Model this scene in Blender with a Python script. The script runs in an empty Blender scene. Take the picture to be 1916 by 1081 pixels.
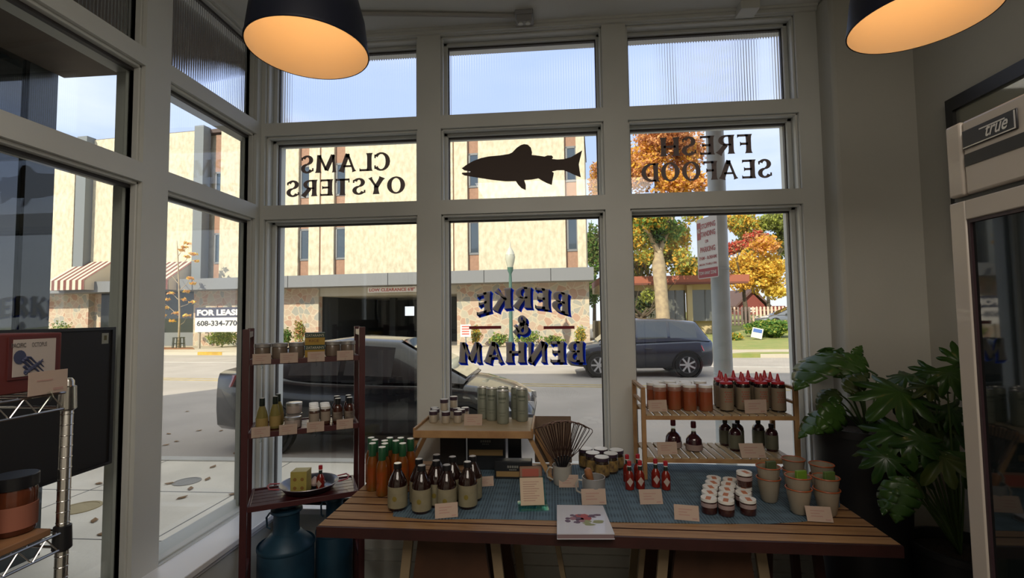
import bpy, math, random
from math import sin, cos, pi, radians, sqrt, atan2
from mathutils import Vector, Matrix, noise
random.seed(7)
S = bpy.context.scene
COL = S.collection
# ---------------------------------------------------------------- camera
F, YAW, PITCH, ROLL, H = 898.0, 0.0818, 0.0540, -0.0129, 1.6
cy, sy, cp, sp, cr, sr = cos(YAW), sin(YAW), cos(PITCH), sin(PITCH), cos(ROLL), sin(ROLL)
MW = (Matrix(((cr, -sr, 0), (sr, cr, 0), (0, 0, 1))) @ Matrix(((1, 0, 0), (0, 0, -1), (0, 1, 0)))
      @ Matrix(((1, 0, 0), (0, cp, sp), (0, -sp, cp))) @ Matrix(((cy, sy, 0), (-sy, cy, 0), (0, 0, 1))))
MI = MW.transposed()
cam = bpy.data.objects.new('camera', bpy.data.cameras.new('camera')); COL.objects.link(cam)
cam.data.sensor_width = 36; cam.data.lens = F / 1916 * 36; cam.data.clip_start = .02; cam.data.clip_end = 500
cam.matrix_world = Matrix.Translation((0, 0, H)) @ (MI @ Matrix(((1, 0, 0), (0, -1, 0), (0, 0, -1)))).to_4x4()
S.camera = cam
def ray(px, py): return MI @ Vector(((px - 958) / F, (py - 540.5) / F, 1))
def at(px, py, X=None, Y=None, Z=None):
    d = ray(px, py)
    k = X / d.x if X is not None else Y / d.y if Y is not None else (Z - H) / d.z
    return Vector((0, 0, H)) + d * k
# ---------------------------------------------------------------- colour management
S.view_settings.view_transform = 'Standard'; S.view_settings.look = 'None'
S.view_settings.exposure = 0.45; S.view_settings.gamma = 1; S.view_settings.use_curve_mapping = False
S.cycles.use_denoising = True; S.cycles.max_bounces = 10; S.cycles.transparent_max_bounces = 24
S.cycles.caustics_reflective = False; S.cycles.caustics_refractive = True; S.cycles.blur_glossy = 1.0; S.cycles.sample_clamp_indirect = 4
# ---------------------------------------------------------------- sky, sun, added fill light
W = bpy.data.worlds.new('sky'); S.world = W; W.use_nodes = True
nt = W.node_tree; N = nt.nodes; L = nt.links; N.clear()
def nd(t, **k):
    n = N.new(t)
    for a, b in k.items(): setattr(n, a, b)
    return n
tc = nd('ShaderNodeTexCoord'); mp = nd('ShaderNodeMapping'); mp.inputs['Scale'].default_value = (1, 1, 3.2)
nz = nd('ShaderNodeTexNoise'); nz.inputs['Scale'].default_value = 2.7; nz.inputs['Detail'].default_value = 6; nz.inputs['Roughness'].default_value = .5
cr1 = nd('ShaderNodeValToRGB'); cr1.color_ramp.elements[0].position = .40; cr1.color_ramp.elements[1].position = .68
sep = nd('ShaderNodeSeparateXYZ'); gr = nd('ShaderNodeValToRGB')
e = gr.color_ramp.elements; e[0].position = .0; e[0].color = (.74, .76, .80, 1); e[1].position = .9; e[1].color = (.95, .90, .80, 1)
x = gr.color_ramp.elements.new(.25); x.color = (.46, .57, .87, 1); x = gr.color_ramp.elements.new(.56); x.color = (.42, .53, .84, 1)
mx = nd('ShaderNodeMixRGB'); mx.inputs[2].default_value = (.80, .83, .90, 1)
mf = nd('ShaderNodeMath', operation='MULTIPLY'); mf.inputs[1].default_value = .75
bg = nd('ShaderNodeBackground'); bg.inputs[1].default_value = 1.05; out = nd('ShaderNodeOutputWorld')
L.new(tc.outputs['Generated'], mp.inputs[0]); L.new(mp.outputs[0], nz.inputs[0]); L.new(nz.outputs[0], cr1.inputs[0])
L.new(tc.outputs['Generated'], sep.inputs[0]); L.new(sep.outputs[2], gr.inputs[0]); L.new(gr.outputs[0], mx.inputs[1])
L.new(cr1.outputs[0], mf.inputs[0]); L.new(mf.outputs[0], mx.inputs[0]); L.new(mx.outputs[0], bg.inputs[0]); L.new(bg.outputs[0], out.inputs[0])
def light(name, typ, loc, energy, color=(1, 1, 1), **k):
    d = bpy.data.lights.new(name, typ); d.energy = energy; d.color = color
    for a, b in k.items(): setattr(d, a, b)
    o = bpy.data.objects.new(name, d); COL.objects.link(o); o.location = loc; return o
SUN = light('sun', 'SUN', (0, 0, 30), 4.35, (1, .90, .74), angle=.009)
SUN.rotation_euler = Vector((.42, .72, -.56)).to_track_quat('-Z', 'Y').to_euler()
A1 = light('unseen_fill_light', 'AREA', (.2, -1.2, 3.38), 60, (1, .90, .78), shape='RECTANGLE', size=2.4, size_y=2.0)  # unseen area lamp added behind the camera to brighten the interior
# ---------------------------------------------------------------- materials
MATS = {}
def mat(name, c, rough=.6, metal=0, noise_amt=0, scale=8, c2=None, bump=0, bscale=None, trans=0, spec=.5, coat=0, stretch=None, emis=0):
    if name in MATS: return MATS[name]
    m = bpy.data.materials.new(name); m.use_nodes = True; n = m.node_tree.nodes; l = m.node_tree.links
    b = n['Principled BSDF']; b.inputs['Base Color'].default_value = (*c, 1); b.inputs['Roughness'].default_value = rough
    b.inputs['Metallic'].default_value = metal; b.inputs['Specular IOR Level'].default_value = spec; b.inputs['Coat Weight'].default_value = coat
    if emis: b.inputs['Emission Color'].default_value = (*c, 1); b.inputs['Emission Strength'].default_value = emis
    t = n.new('ShaderNodeTexCoord'); mpp = n.new('ShaderNodeMapping'); l.new(t.outputs['Object'], mpp.inputs[0])
    if stretch: mpp.inputs['Scale'].default_value = stretch
    if c2 is None: c2 = tuple(min(1, v * (1 - noise_amt)) for v in c)
    if noise_amt or c2 != c:
        q = n.new('ShaderNodeTexNoise'); q.inputs['Scale'].default_value = scale; q.inputs['Detail'].default_value = 5
        r = n.new('ShaderNodeValToRGB'); r.color_ramp.elements[0].position = .35; r.color_ramp.elements[1].position = .65
        r.color_ramp.elements[0].color = (*c, 1); r.color_ramp.elements[1].color = (*c2, 1)
        l.new(mpp.outputs[0], q.inputs[0]); l.new(q.outputs[0], r.inputs[0]); l.new(r.outputs[0], b.inputs['Base Color'])
    if bump:
        q = n.new('ShaderNodeTexNoise'); q.inputs['Scale'].default_value = bscale or scale * 3; q.inputs['Detail'].default_value = 4
        l.new(mpp.outputs[0], q.inputs[0]); bp = n.new('ShaderNodeBump'); bp.inputs['Strength'].default_value = bump; bp.inputs['Distance'].default_value = .02
        l.new(q.outputs[0], bp.inputs['Height']); l.new(bp.outputs[0], b.inputs['Normal'])
    if trans:
        o = n['Material Output']; tr = n.new('ShaderNodeBsdfTranslucent'); ms = n.new('ShaderNodeMixShader')
        ms.inputs[0].default_value = trans; tr.inputs[0].default_value = (*c, 1)
        if b.inputs['Base Color'].is_linked: l.new(b.inputs['Base Color'].links[0].from_socket, tr.inputs[0])
        l.new(b.outputs[0], ms.inputs[1]); l.new(tr.outputs[0], ms.inputs[2]); l.new(ms.outputs[0], o.inputs[0])
    MATS[name] = m; return m
def glassmat(name, tint=(.96, .98, .97), refl=.06, ribs=False, rough=0.0):
    m = bpy.data.materials.new(name); m.use_nodes = True; n = m.node_tree.nodes; l = m.node_tree.links; n.clear()
    o = n.new('ShaderNodeOutputMaterial'); t = n.new('ShaderNodeBsdfTransparent'); g = n.new('ShaderNodeBsdfGlossy'); ms = n.new('ShaderNodeMixShader')
    t.inputs[0].default_value = (*tint, 1); g.inputs['Roughness'].default_value = rough
    lw = n.new('ShaderNodeLayerWeight'); lw.inputs[0].default_value = .5; pw = n.new('ShaderNodeMath'); pw.operation = 'POWER'; pw.inputs[1].default_value = 4.0
    fr = n.new('ShaderNodeMath'); fr.operation = 'MULTIPLY_ADD'; fr.inputs[1].default_value = .85; fr.inputs[2].default_value = .035
    l.new(lw.outputs['Facing'], pw.inputs[0]); l.new(pw.outputs[0], fr.inputs[0])
    l.new(fr.outputs[0], ms.inputs[0]); l.new(t.outputs[0], ms.inputs[1]); l.new(g.outputs[0], ms.inputs[2]); l.new(ms.outputs[0], o.inputs[0])
    if ribs:
        tc = n.new('ShaderNodeTexCoord'); sx = n.new('ShaderNodeSeparateXYZ'); l.new(tc.outputs['Object'], sx.inputs[0])
        ad = n.new('ShaderNodeMath'); ad.operation = 'ADD'; l.new(sx.outputs[0], ad.inputs[0]); l.new(sx.outputs[1], ad.inputs[1])
        mu = n.new('ShaderNodeMath'); mu.operation = 'MULTIPLY'; mu.inputs[1].default_value = 2 * pi / .0165; l.new(ad.outputs[0], mu.inputs[0])
        sn = n.new('ShaderNodeMath'); sn.operation = 'SINE'; l.new(mu.outputs[0], sn.inputs[0])
        r = n.new('ShaderNodeValToRGB'); r.color_ramp.elements[0].color = (.80, .84, .88, 1); r.color_ramp.elements[1].color = (1, 1, 1, 1)
        r.color_ramp.elements[0].position = .0; r.color_ramp.elements[1].position = .55
        ma = n.new('ShaderNodeMath'); ma.operation = 'MULTIPLY_ADD'; ma.inputs[1].default_value = .5; ma.inputs[2].default_value = .5
        l.new(sn.outputs[0], ma.inputs[0]); l.new(ma.outputs[0], r.inputs[0]); l.new(r.outputs[0], t.inputs[0])
        tl = n.new('ShaderNodeBsdfTranslucent'); tl.inputs[0].default_value = (.9, .93, .95, 1); m2 = n.new('ShaderNodeMixShader'); m2.inputs[0].default_value = .22
        l.new(ms.outputs[0], m2.inputs[1]); l.new(tl.outputs[0], m2.inputs[2]); l.new(m2.outputs[0], o.inputs[0])
    MATS[name] = m; return m
GLASS = glassmat('window_glass'); 
RIBBED = bpy.data.materials.new('reeded_glass'); RIBBED.use_nodes = True; _n = RIBBED.node_tree.nodes; _n.clear()
_o = _n.new('ShaderNodeOutputMaterial'); _g = _n.new('ShaderNodeBsdfGlass'); _g.inputs['Roughness'].default_value = .04; _g.inputs['IOR'].default_value = 1.45; _g.inputs['Color'].default_value = (.97, .985, 1, 1)
RIBBED.node_tree.links.new(_g.outputs[0], _o.inputs[0])
def reeded(a, b, z0, z1, base, out_, axis):
    """pane with a flat room side and vertical reeds on the street side"""
    n_ = int((b - a) / .0165) * 6; vs = []; per = .0165
    for i in range(n_ + 1):
        u = a + (b - a) * i / n_; d = base + out_ * (.0045 + .0011 * sin(2 * pi * (u - a) / per))
        for (w, z) in ((base - out_ * .002, z0), (base - out_ * .002, z1), (d, z0), (d, z1)): vs.append((u, w, z) if axis == 'x' else (w, u, z))
    fs = []
    for i in range(n_):
        k = i * 4; m_ = k + 4
        fs += [(k, k + 1, m_ + 1, m_), (k + 2, m_ + 2, m_ + 3, k + 3), (k, m_, m_ + 2, k + 2), (k + 1, k + 3, m_ + 3, m_ + 1)]
    fs += [(0, 2, 3, 1), (n_ * 4, n_ * 4 + 1, n_ * 4 + 3, n_ * 4 + 2)]
    return G().add(vs, fs)
CLEAR = glassmat('clear_jar_glass', (.86, .90, .88)); ACRYL = glassmat('acrylic', (.70, .95, .92))
TINT = mat('car_glass', (.03, .035, .04), .03, coat=1)
WHITE = mat('white_painted_wood', (.66, .67, .64), .45, noise_amt=.05, scale=3)
WALLM = mat('painted_wall', (.50, .49, .44), .8, noise_amt=.06, scale=2, bump=.04, bscale=60)
CEIL = mat('ceiling_paint', (.72, .73, .70), .85, noise_amt=.04, scale=2, bump=.05, bscale=50)
SILLM = mat('white_sill_paint', (.90, .90, .92), .35)
BLACK = mat('black_plastic', (.012, .012, .014), .35)
DARK = mat('dark_glass', (.010, .006, .005), .06, coat=.5)
CARDM = mat('card_stock', (.50, .38, .31), .8)
INK = mat('print_ink', (.45, .28, .24), .8); INKD = mat('dark_ink', (.10, .09, .09), .8)
CHROME = mat('chrome', (.55, .53, .50), .22, 1)
WLID = mat('white_lid', (.85, .84, .80), .35); SILV = mat('silver_lid', (.6, .58, .55), .3, .8)
CREAM = mat('cream_label', (.28, .25, .16), .7, noise_amt=.15, scale=30)
# ---------------------------------------------------------------- mesh builder
class G:
    def __init__(s): s.v = []; s.f = []; s.m = []
    def add(s, vs, fs, m=0):
        o = len(s.v); s.v += [tuple(v) for v in vs]; s.f += [tuple(i + o for i in f) for f in fs]; s.m += [m] * len(fs); return s
    def hexa(s, p, m=0):  # 8 points, bottom 4 ccw then top 4
        return s.add(p, [(3, 2, 1, 0), (4, 5, 6, 7), (0, 1, 5, 4), (1, 2, 6, 5), (2, 3, 7, 6), (3, 0, 4, 7)], m)
    def box(s, x0, y0, z0, x1, y1, z1, m=0, M=None):
        p = [Vector(q) for q in ((x0, y0, z0), (x1, y0, z0), (x1, y1, z0), (x0, y1, z0), (x0, y0, z1), (x1, y0, z1), (x1, y1, z1), (x0, y1, z1))]
        if M: p = [M @ q for q in p]
        return s.hexa(p, m)
    def bar(s, a, b, w, d=None, m=0, up=(0, 0, 1)):
        a = Vector(a); b = Vector(b); t = (b - a).normalized(); u = Vector(up)
        if abs(t.dot(u)) > .98: u = Vector((0, 1, 0))
        r = t.cross(u).normalized(); u = r.cross(t); d = d or w
        q = [r * (-w / 2) + u * (-d / 2), r * (w / 2) + u * (-d / 2), r * (w / 2) + u * (d / 2), r * (-w / 2) + u * (d / 2)]
        return s.hexa([a + i for i in q] + [b + i for i in q], m)
    def lathe(s, prof, seg=20, c=(0, 0, 0), ms=None, M=None):
        vs = []; fs = []
        for r, z in prof:
            for i in range(seg):
                a = 2 * pi * i / seg; vs.append(Vector((c[0] + r * cos(a), c[1] + r * sin(a), c[2] + z)))
        if M: vs = [M @ v for v in vs]
        o = len(s.v); s.v += [tuple(v) for v in vs]
        for k in range(len(prof) - 1):
            for i in range(seg):
                j = (i + 1) % seg; s.f.append((o + k * seg + i, o + k * seg + j, o + (k + 1) * seg + j, o + (k + 1) * seg + i)); s.m.append(ms[k] if ms else 0)
        if prof[0][0] > 1e-5: s.f.append(tuple(o + i for i in reversed(range(seg)))); s.m.append(ms[0] if ms else 0)
        if prof[-1][0] > 1e-5: s.f.append(tuple(o + (len(prof) - 1) * seg + i for i in range(seg))); s.m.append(ms[-1] if ms else 0)
        return s
    def shell(s, prof, seg=24, c=(0, 0, 0), m=0):  # open lathe without caps
        o = len(s.v)
        for r, z in prof:
            for i in range(seg):
                a = 2 * pi * i / seg; s.v.append((c[0] + r * cos(a), c[1] + r * sin(a), c[2] + z))
        for k in range(len(prof) - 1):
            for i in range(seg):
                j = (i + 1) % seg; s.f.append((o + k * seg + i, o + k * seg + j, o + (k + 1) * seg + j, o + (k + 1) * seg + i)); s.m.append(m)
        return s
    def tube(s, pts, r, seg=8, m=0, closed=False):
        pts = [Vector(p) for p in pts]; n = len(pts); rs = r if isinstance(r, (list, tuple)) else [r] * n; o = len(s.v); pu = None
        for k, p in enumerate(pts):
            t = (pts[(k + 1) % n if closed else min(k + 1, n - 1)] - pts[k - 1 if (closed or k) else 0]).normalized()
            u = pu or (Vector((0, 0, 1)) if abs(t.z) < .9 else Vector((1, 0, 0)))
            a = t.cross(u)
            if a.length < 1e-4: a = t.cross(Vector((.3, .7, .2)))
            a.normalize(); u = a.cross(t).normalized(); pu = u
            for i in range(seg): th = 2 * pi * i / seg; s.v.append(tuple(p + (a * cos(th) + u * sin(th)) * rs[k]))
        for k in range(n if closed else n - 1):
            for i in range(seg):
                j = (i + 1) % seg; k2 = (k + 1) % n
                s.f.append((o + k * seg + i, o + k * seg + j, o + k2 * seg + j, o + k2 * seg + i)); s.m.append(m)
        if not closed: s.f.append(tuple(o + i for i in reversed(range(seg)))); s.m.append(m); s.f.append(tuple(o + (n - 1) * seg + i for i in range(seg))); s.m.append(m)
        return s
    def prism(s, pts, a, b, ax='y', m=0):  # outline extruded along an axis between a and b
        mk = {'y': lambda p, t: (p[0], t, p[1]), 'x': lambda p, t: (t, p[0], p[1]), 'z': lambda p, t: (p[0], p[1], t)}[ax]
        n = len(pts); vs = [mk(p, a) for p in pts] + [mk(p, b) for p in pts]
        return s.add(vs, [tuple(range(n)), tuple(reversed(range(n, 2 * n)))] + [(i, i + n, (i + 1) % n + n, (i + 1) % n) for i in range(n)], m)
    def build(s, name, mats, parent=None, loc=(0, 0, 0), rot=(0, 0, 0), smooth=35, bevel=0, **tg):
        me = bpy.data.meshes.new(name); me.from_pydata(s.v, [], s.f); me.update()
        if not isinstance(mats, (list, tuple)): mats = [mats]
        for q in mats: me.materials.append(q)
        me.polygons.foreach_set('material_index', s.m)
        import bmesh
        bm = bmesh.new(); bm.from_mesh(me); bmesh.ops.recalc_face_normals(bm, faces=bm.faces); bm.to_mesh(me); bm.free()
        if smooth: me.shade_smooth(); me.set_sharp_from_angle(angle=radians(smooth))
        o = bpy.data.objects.new(name, me); COL.objects.link(o); o.location = loc; o.rotation_euler = rot
        if parent: o.parent = parent
        if bevel: bv = o.modifiers.new('bevel', 'BEVEL'); bv.width = bevel; bv.segments = 2; bv.limit_method = 'ANGLE'
        tag(o, **tg); return o
def tag(o, label=None, cat=None, group=None, kind=None):
    if label: o['label'] = label
    if cat: o['category'] = cat
    if group: o['group'] = group
    if kind: o['kind'] = kind
    return o
def thing(name, label, cat, loc=(0, 0, 0), rz=0, group=None):
    o = bpy.data.objects.new(name, None); COL.objects.link(o); o.location = loc; o.rotation_euler = (0, 0, rz); o.empty_display_size = .05
    return tag(o, label, cat, group)
def kids(o): return [c for c in bpy.data.objects if c.parent == o]
def dup(o, loc=None, label=None, rz=None, parent=None, group=None):
    c = o.copy(); COL.objects.link(c)
    if parent: c.parent = parent
    if loc is not None: c.location = loc
    if rz is not None: c.rotation_euler = (0, 0, rz)
    if label: c['label'] = label
    if group: c['group'] = group
    for k in kids(o): dup(k, parent=c)
    return c
ORD = ['first', 'second', 'third', 'fourth', 'fifth', 'sixth', 'seventh', 'eighth', 'ninth', 'tenth', 'eleventh', 'twelfth']
def spread(maker, spots, group):
    """first spot moves the built thing itself, every other one is a copy"""
    proto = maker()
    res = []
    for i, sp_ in enumerate(spots):
        loc, label = sp_[0], sp_[1]; rz = sp_[2] if len(sp_) > 2 else 0
        if i == 0:
            o = proto; o.location = loc; o.rotation_euler = (0, 0, rz); o['label'] = label; o['group'] = group
        else: o = dup(proto, loc, label, rz, group=group)
        res.append(o)
    return res
def textmesh(txt, offset=0.0):
    c = bpy.data.curves.new('t', 'FONT'); c.body = txt; c.offset = offset; c.resolution_u = 3; c.fill_mode = 'FRONT'
    o = bpy.data.objects.new('t', c); COL.objects.link(o); bpy.context.view_layer.update()
    me = bpy.data.meshes.new_from_object(o.evaluated_get(bpy.context.evaluated_depsgraph_get()))
    vs = [v.co.copy() for v in me.vertices]; fs = [tuple(p.vertices) for p in me.polygons]
    bpy.data.objects.remove(o); bpy.data.curves.remove(c); bpy.data.meshes.remove(me)
    return vs, fs
def text(g, txt, org, ux, uz, w, h, offset=.0, m=0, shear=0, warp=None):
    """fit txt into w x h at org along ux (reading direction) and uz (up)"""
    vs, fs = textmesh(txt, offset)
    x0 = min(v.x for v in vs); x1 = max(v.x for v in vs); y0 = min(v.y for v in vs); y1 = max(v.y for v in vs)
    org = Vector(org); ux = Vector(ux); uz = Vector(uz); r = []
    for v in vs:
        a = (v.x - x0) / (x1 - x0); b = (v.y - y0) / (y1 - y0)
        if warp: a, b = warp(a, b)
        r.append(org + ux * (a * w + b * shear) + uz * (b * h))
    return g.add(r, fs, m)

# ================================================================ ROOM
YF, YG, YO = 2.93, 3.06, 3.18
XF, XG, XO = -1.87, -1.93, -2.06
ZC = 3.43; XR = 2.04
OX = [(-1.845, -.831), (-.680, .337), (.486, 1.488)]
OZ = [(.44, 2.235), (2.325, 2.785), (2.868, 3.39)]
OY = [(2.185, 2.885), (.96, 2.036), (-.25, .81), (-1.5, -.4)]
g = G()
xs = [-1.87, OX[0][0], OX[0][1], OX[1][0], OX[1][1], OX[2][0], OX[2][1], 1.61]
for a, b in ((xs[0], xs[1]), (xs[2], xs[3]), (xs[4], xs[5]), (xs[6], xs[7])): g.box(a, YF, 0, b, YO, ZC)
zs = [0, .44, 2.235, 2.325, 2.785, 2.868, 3.39, ZC]
for a, b in OX:
    for k in (0, 2, 4, 6): g.box(a, YF, zs[k], b, YO, zs[k + 1])
g.build('wall_front', WHITE, kind='structure')
g = G()
for a, b in OY:
    for k in (0, 2, 4, 6): g.box(XG - .004, a, zs[k], XF, b, zs[k + 1]).box(XO, a - .04, zs[k], XG - .0045, b + (.11 if b > 2.5 else .04), zs[k + 1])
ys = [(2.036, 2.185), (.81, .96), (-.4, -.25), (-3.2, -1.5)]
for a, b in ys: g.box(XG - .004, a, 0, XF, b, ZC).box(XO, a + .045, 0, XG - .004, b - .045, ZC)
g.box(XG - .004, 2.885, 0, XF, YF, ZC); g.box(-2.0, YF, 0, XF, YO, ZC); g.box(XO, 3.0, 0, -2.0, YO, ZC)
g.box(XF, -3.2, 0, -1.70, YF, .38)
g.build('wall_left', WHITE, kind='structure')
G().box(-1.70, 2.16, .0, -1.688, 2.9, .09).box(-1.70, 1.0, .0, -1.688, 2.16, .09).build('baseboard_left', WHITE, kind='structure')
G().box(-1.688, YF - .014, 0, 1.6, YF, .12).build('baseboard_front', WHITE, kind='structure')
G().box(-1.93, -3.2, .405, -1.675, YF, .435).box(-1.93, -3.2, .38, -1.69, YF, .405).build('trim_1', SILLM, kind='structure', bevel=.004)
G().box(-1.675, YF - .06, .405, 1.6, YG, .44).build('trim_2', SILLM, kind='structure', bevel=.004)
# casing and moulding lines round the openings
g = G()
for a, b in OX:
    for (c, d) in OZ:
        for (x0, x1, z0, z1) in ((a, a + .012, c, d), (b - .012, b, c, d), (a, b, d - .012, d)):
            g.box(x0, YF + .02, z0, x1, YF + .05, z1)
        for (x0, x1, z0, z1) in ((a, a + .026, c, d), (b - .026, b, c, d), (a, b, d - .02, d), (a, b, c, c + .012)):
            g.box(x0, YG - .035, z0, x1, YG + .04, z1)
g.build('trim_3', WHITE, kind='structure', bevel=.003)
g = G()
for a, b in OY:
    for (c, d) in OZ:
        for (y0, y1, z0, z1) in ((a, a + .012, c, d), (b - .012, b, c, d), (a, b, d - .015, d), (a, b, c, c + .01)):
            g.box(XG - .03, y0, z0, XF - .02, y1, z1)
g.build('trim_4', WHITE, kind='structure', bevel=.003)
g = G()
g.box(xs[0], YF - .018, 3.395, 1.61, YF, ZC).box(xs[0], YF - .03, 3.415, 1.61, YF, ZC)
for q in (0, 1): g.box(-1.7, YF - .01, .3 - q * .12, 1.6, YF, .31 - q * .12)
g.build('trim_5', WHITE, kind='structure')
# right pier and walls, ceiling, floor
G().box(1.61, 2.79, 0, 2.2, YO, ZC).build('wall_pier', WALLM, kind='structure', bevel=.02)
G().box(XR, -3.2, 0, XR + .15, 2.79, ZC).build('wall_right', WALLM, kind='structure')
G().box(XO, -3.35, 0, XR + .15, -3.2, ZC).build('wall_back', WALLM, kind='structure')
G().box(XO, -3.35, ZC, XR + .15, YO, ZC + .12).build('ceiling', CEIL, kind='structure')
G().box(XO, -3.35, -.08, XR + .15, YO, 0).build('floor', mat('floor_planks', (.13, .11, .095), .55, c2=(.09, .075, .065), scale=3, stretch=(1, 6, 1)), kind='structure')
UP = mat('upper_brick', (.35, .25, .2), .9, noise_amt=.3, scale=4)
g = G(); g.box(XO - .04, -8, ZC + .12, 14, 3.3, 9.0); g.box(-14, -8, 3.5, XO - .04, 3.3, 9.0); g.box(XR + .15, -8, -.1, 14, 3.2, ZC + .12)
g.build('wall_upper', UP, kind='structure')
G().box(-3.7, -3.3, 3.46, XO, 3.3, 3.5).build('ceiling_alcove', mat('soffit_wood', (.10, .075, .055), .7, noise_amt=.3, scale=5), kind='structure')
G().box(-14, -8, -.1, -3.75, 3.3, .5).box(-3.95, 3.1, .5, -3.75, 3.3, 3.5).box(-3.95, .6, .5, -3.77, .7, 3.5).build('wall_neighbour', mat('dark_frame', (.02, .025, .025), .4), kind='structure')
G().box(-3.80, -3.3, .5, -3.78, 3.1, 3.5).build('window_16', mat('dark_storefront_glass', (.010, .016, .018), .04, coat=1), kind='structure')
g = G().box(-3.7, -3.4, -.1, XO, -3.3, 3.46); g.build('wall_alcove', UP, kind='structure')

# windows: one structure object per opening, pane and lettering its parts
LET = mat('dark_vinyl', (.15, .11, .095), .7, trans=.35); LETG = mat('grey_vinyl', (.60, .55, .46), .7, trans=.4)
LETB = mat('blue_vinyl', (.03, .13, .72), .6, trans=.85); LETR = mat('red_vinyl', (.30, .03, .04), .6, trans=.25)
WIN = {}
n = 0
for r in range(3):
    for c in range(3):
        n += 1; (a, b), (z0, z1) = OX[c], OZ[r]
        g = G()
        for (x0, x1, y0, y1) in ((a + .02, a + .032, z0, z1), (b - .032, b - .02, z0, z1), (a, b, z1 - .03, z1 - .018)): g.box(x0, YG - .012, y0, x1, YG + .012, y1)
        o = g.build('window_%d' % n, mat('dark_seal', (.05, .045, .045), .5), kind='structure'); WIN[(c, r)] = o
        (reeded(a, b, z0, z1, YG, 1, 'x') if r == 2 else G().box(a, YG - .003, z0, b, YG + .003, z1)).build('pane', RIBBED if r == 2 else GLASS, o, smooth=60 if r == 2 else 35)
for r in range(3):
    for c in range(4):
        n += 1; (a, b), (z0, z1) = OY[c], OZ[r]
        g = G()
        for (x0, x1, y0, y1) in ((a, a + .012, z0, z1), (b - .012, b, z0, z1), (a, b, z1 - .03, z1 - .015)): g.box(XG - .012, x0, y0, XG + .012, x1, y1)
        o = g.build('window_%d' % (n + 10), mat('dark_seal', (0, 0, 0)), kind='structure')
        (reeded(a, b, z0, z1, XG, -1, 'y') if r == 2 else G().box(XG - .003, a, z0, XG + .003, b, z1)).build('pane', RIBBED if r == 2 else GLASS, o, smooth=60 if r == 2 else 35)
ST = .23   # stem width of the painted roman capitals, in letter heights
def stem(x0, y0, x1, y1, w=None, fl=.055, fa=True, fb=True):
    w = w or ST; d = Vector((x1 - x0, y1 - y0)); ln = d.length; d.normalize(); n_ = Vector((-d.y, d.x)); Q = []
    st = [(0, w / 2 + (fl if fa else 0)), (.10, w / 2 + (fl * .25 if fa else 0)), (.25, w / 2), (ln - .25, w / 2), (ln - .10, w / 2 + (fl * .25 if fb else 0)), (ln, w / 2 + (fl if fb else 0))]
    if ln < .5: st = [st[0], (ln * .5, w / 2), st[-1]]
    for (a, wa), (b, wb) in zip(st, st[1:]):
        p = Vector((x0, y0)) + d * a; q = Vector((x0, y0)) + d * b; Q.append([p + n_ * wa, p - n_ * wa, q - n_ * wb, q + n_ * wb])
    return Q
def arc(cx, cy, rx, ry, a0, a1, w, wt=None, n=14):
    wt = wt or w * .55; Q = []; P = []
    for i in range(n + 1):
        a = radians(a0 + (a1 - a0) * i / n); k = abs(cos(a)); ww = wt + (w - wt) * k; P.append((Vector((cx + (rx) * cos(a), cy + (ry) * sin(a))), Vector((cx + (rx - ww) * cos(a), cy + (ry - ww * .85) * sin(a)))))
    for (a, b), (c, d) in zip(P, P[1:]): Q.append([a, b, d, c])
    return Q
def box2(x0, y0, x1, y1): return [[Vector((x0, y0)), Vector((x1, y0)), Vector((x1, y1)), Vector((x0, y1))]]
def arms(x, ys, ln, th=.12): 
    Q = []
    for y, l in zip(ys, ln):
        Q += box2(x, y - th / 2, x + l, y + th / 2) + [[Vector((x + l - .04, y - th / 2)), Vector((x + l + .02, y - th / 2 - (.07 if y > .3 else 0))), Vector((x + l + .02, y + th / 2 + (.07 if y < .7 else 0))), Vector((x + l - .04, y + th / 2))]]
    return Q
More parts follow.
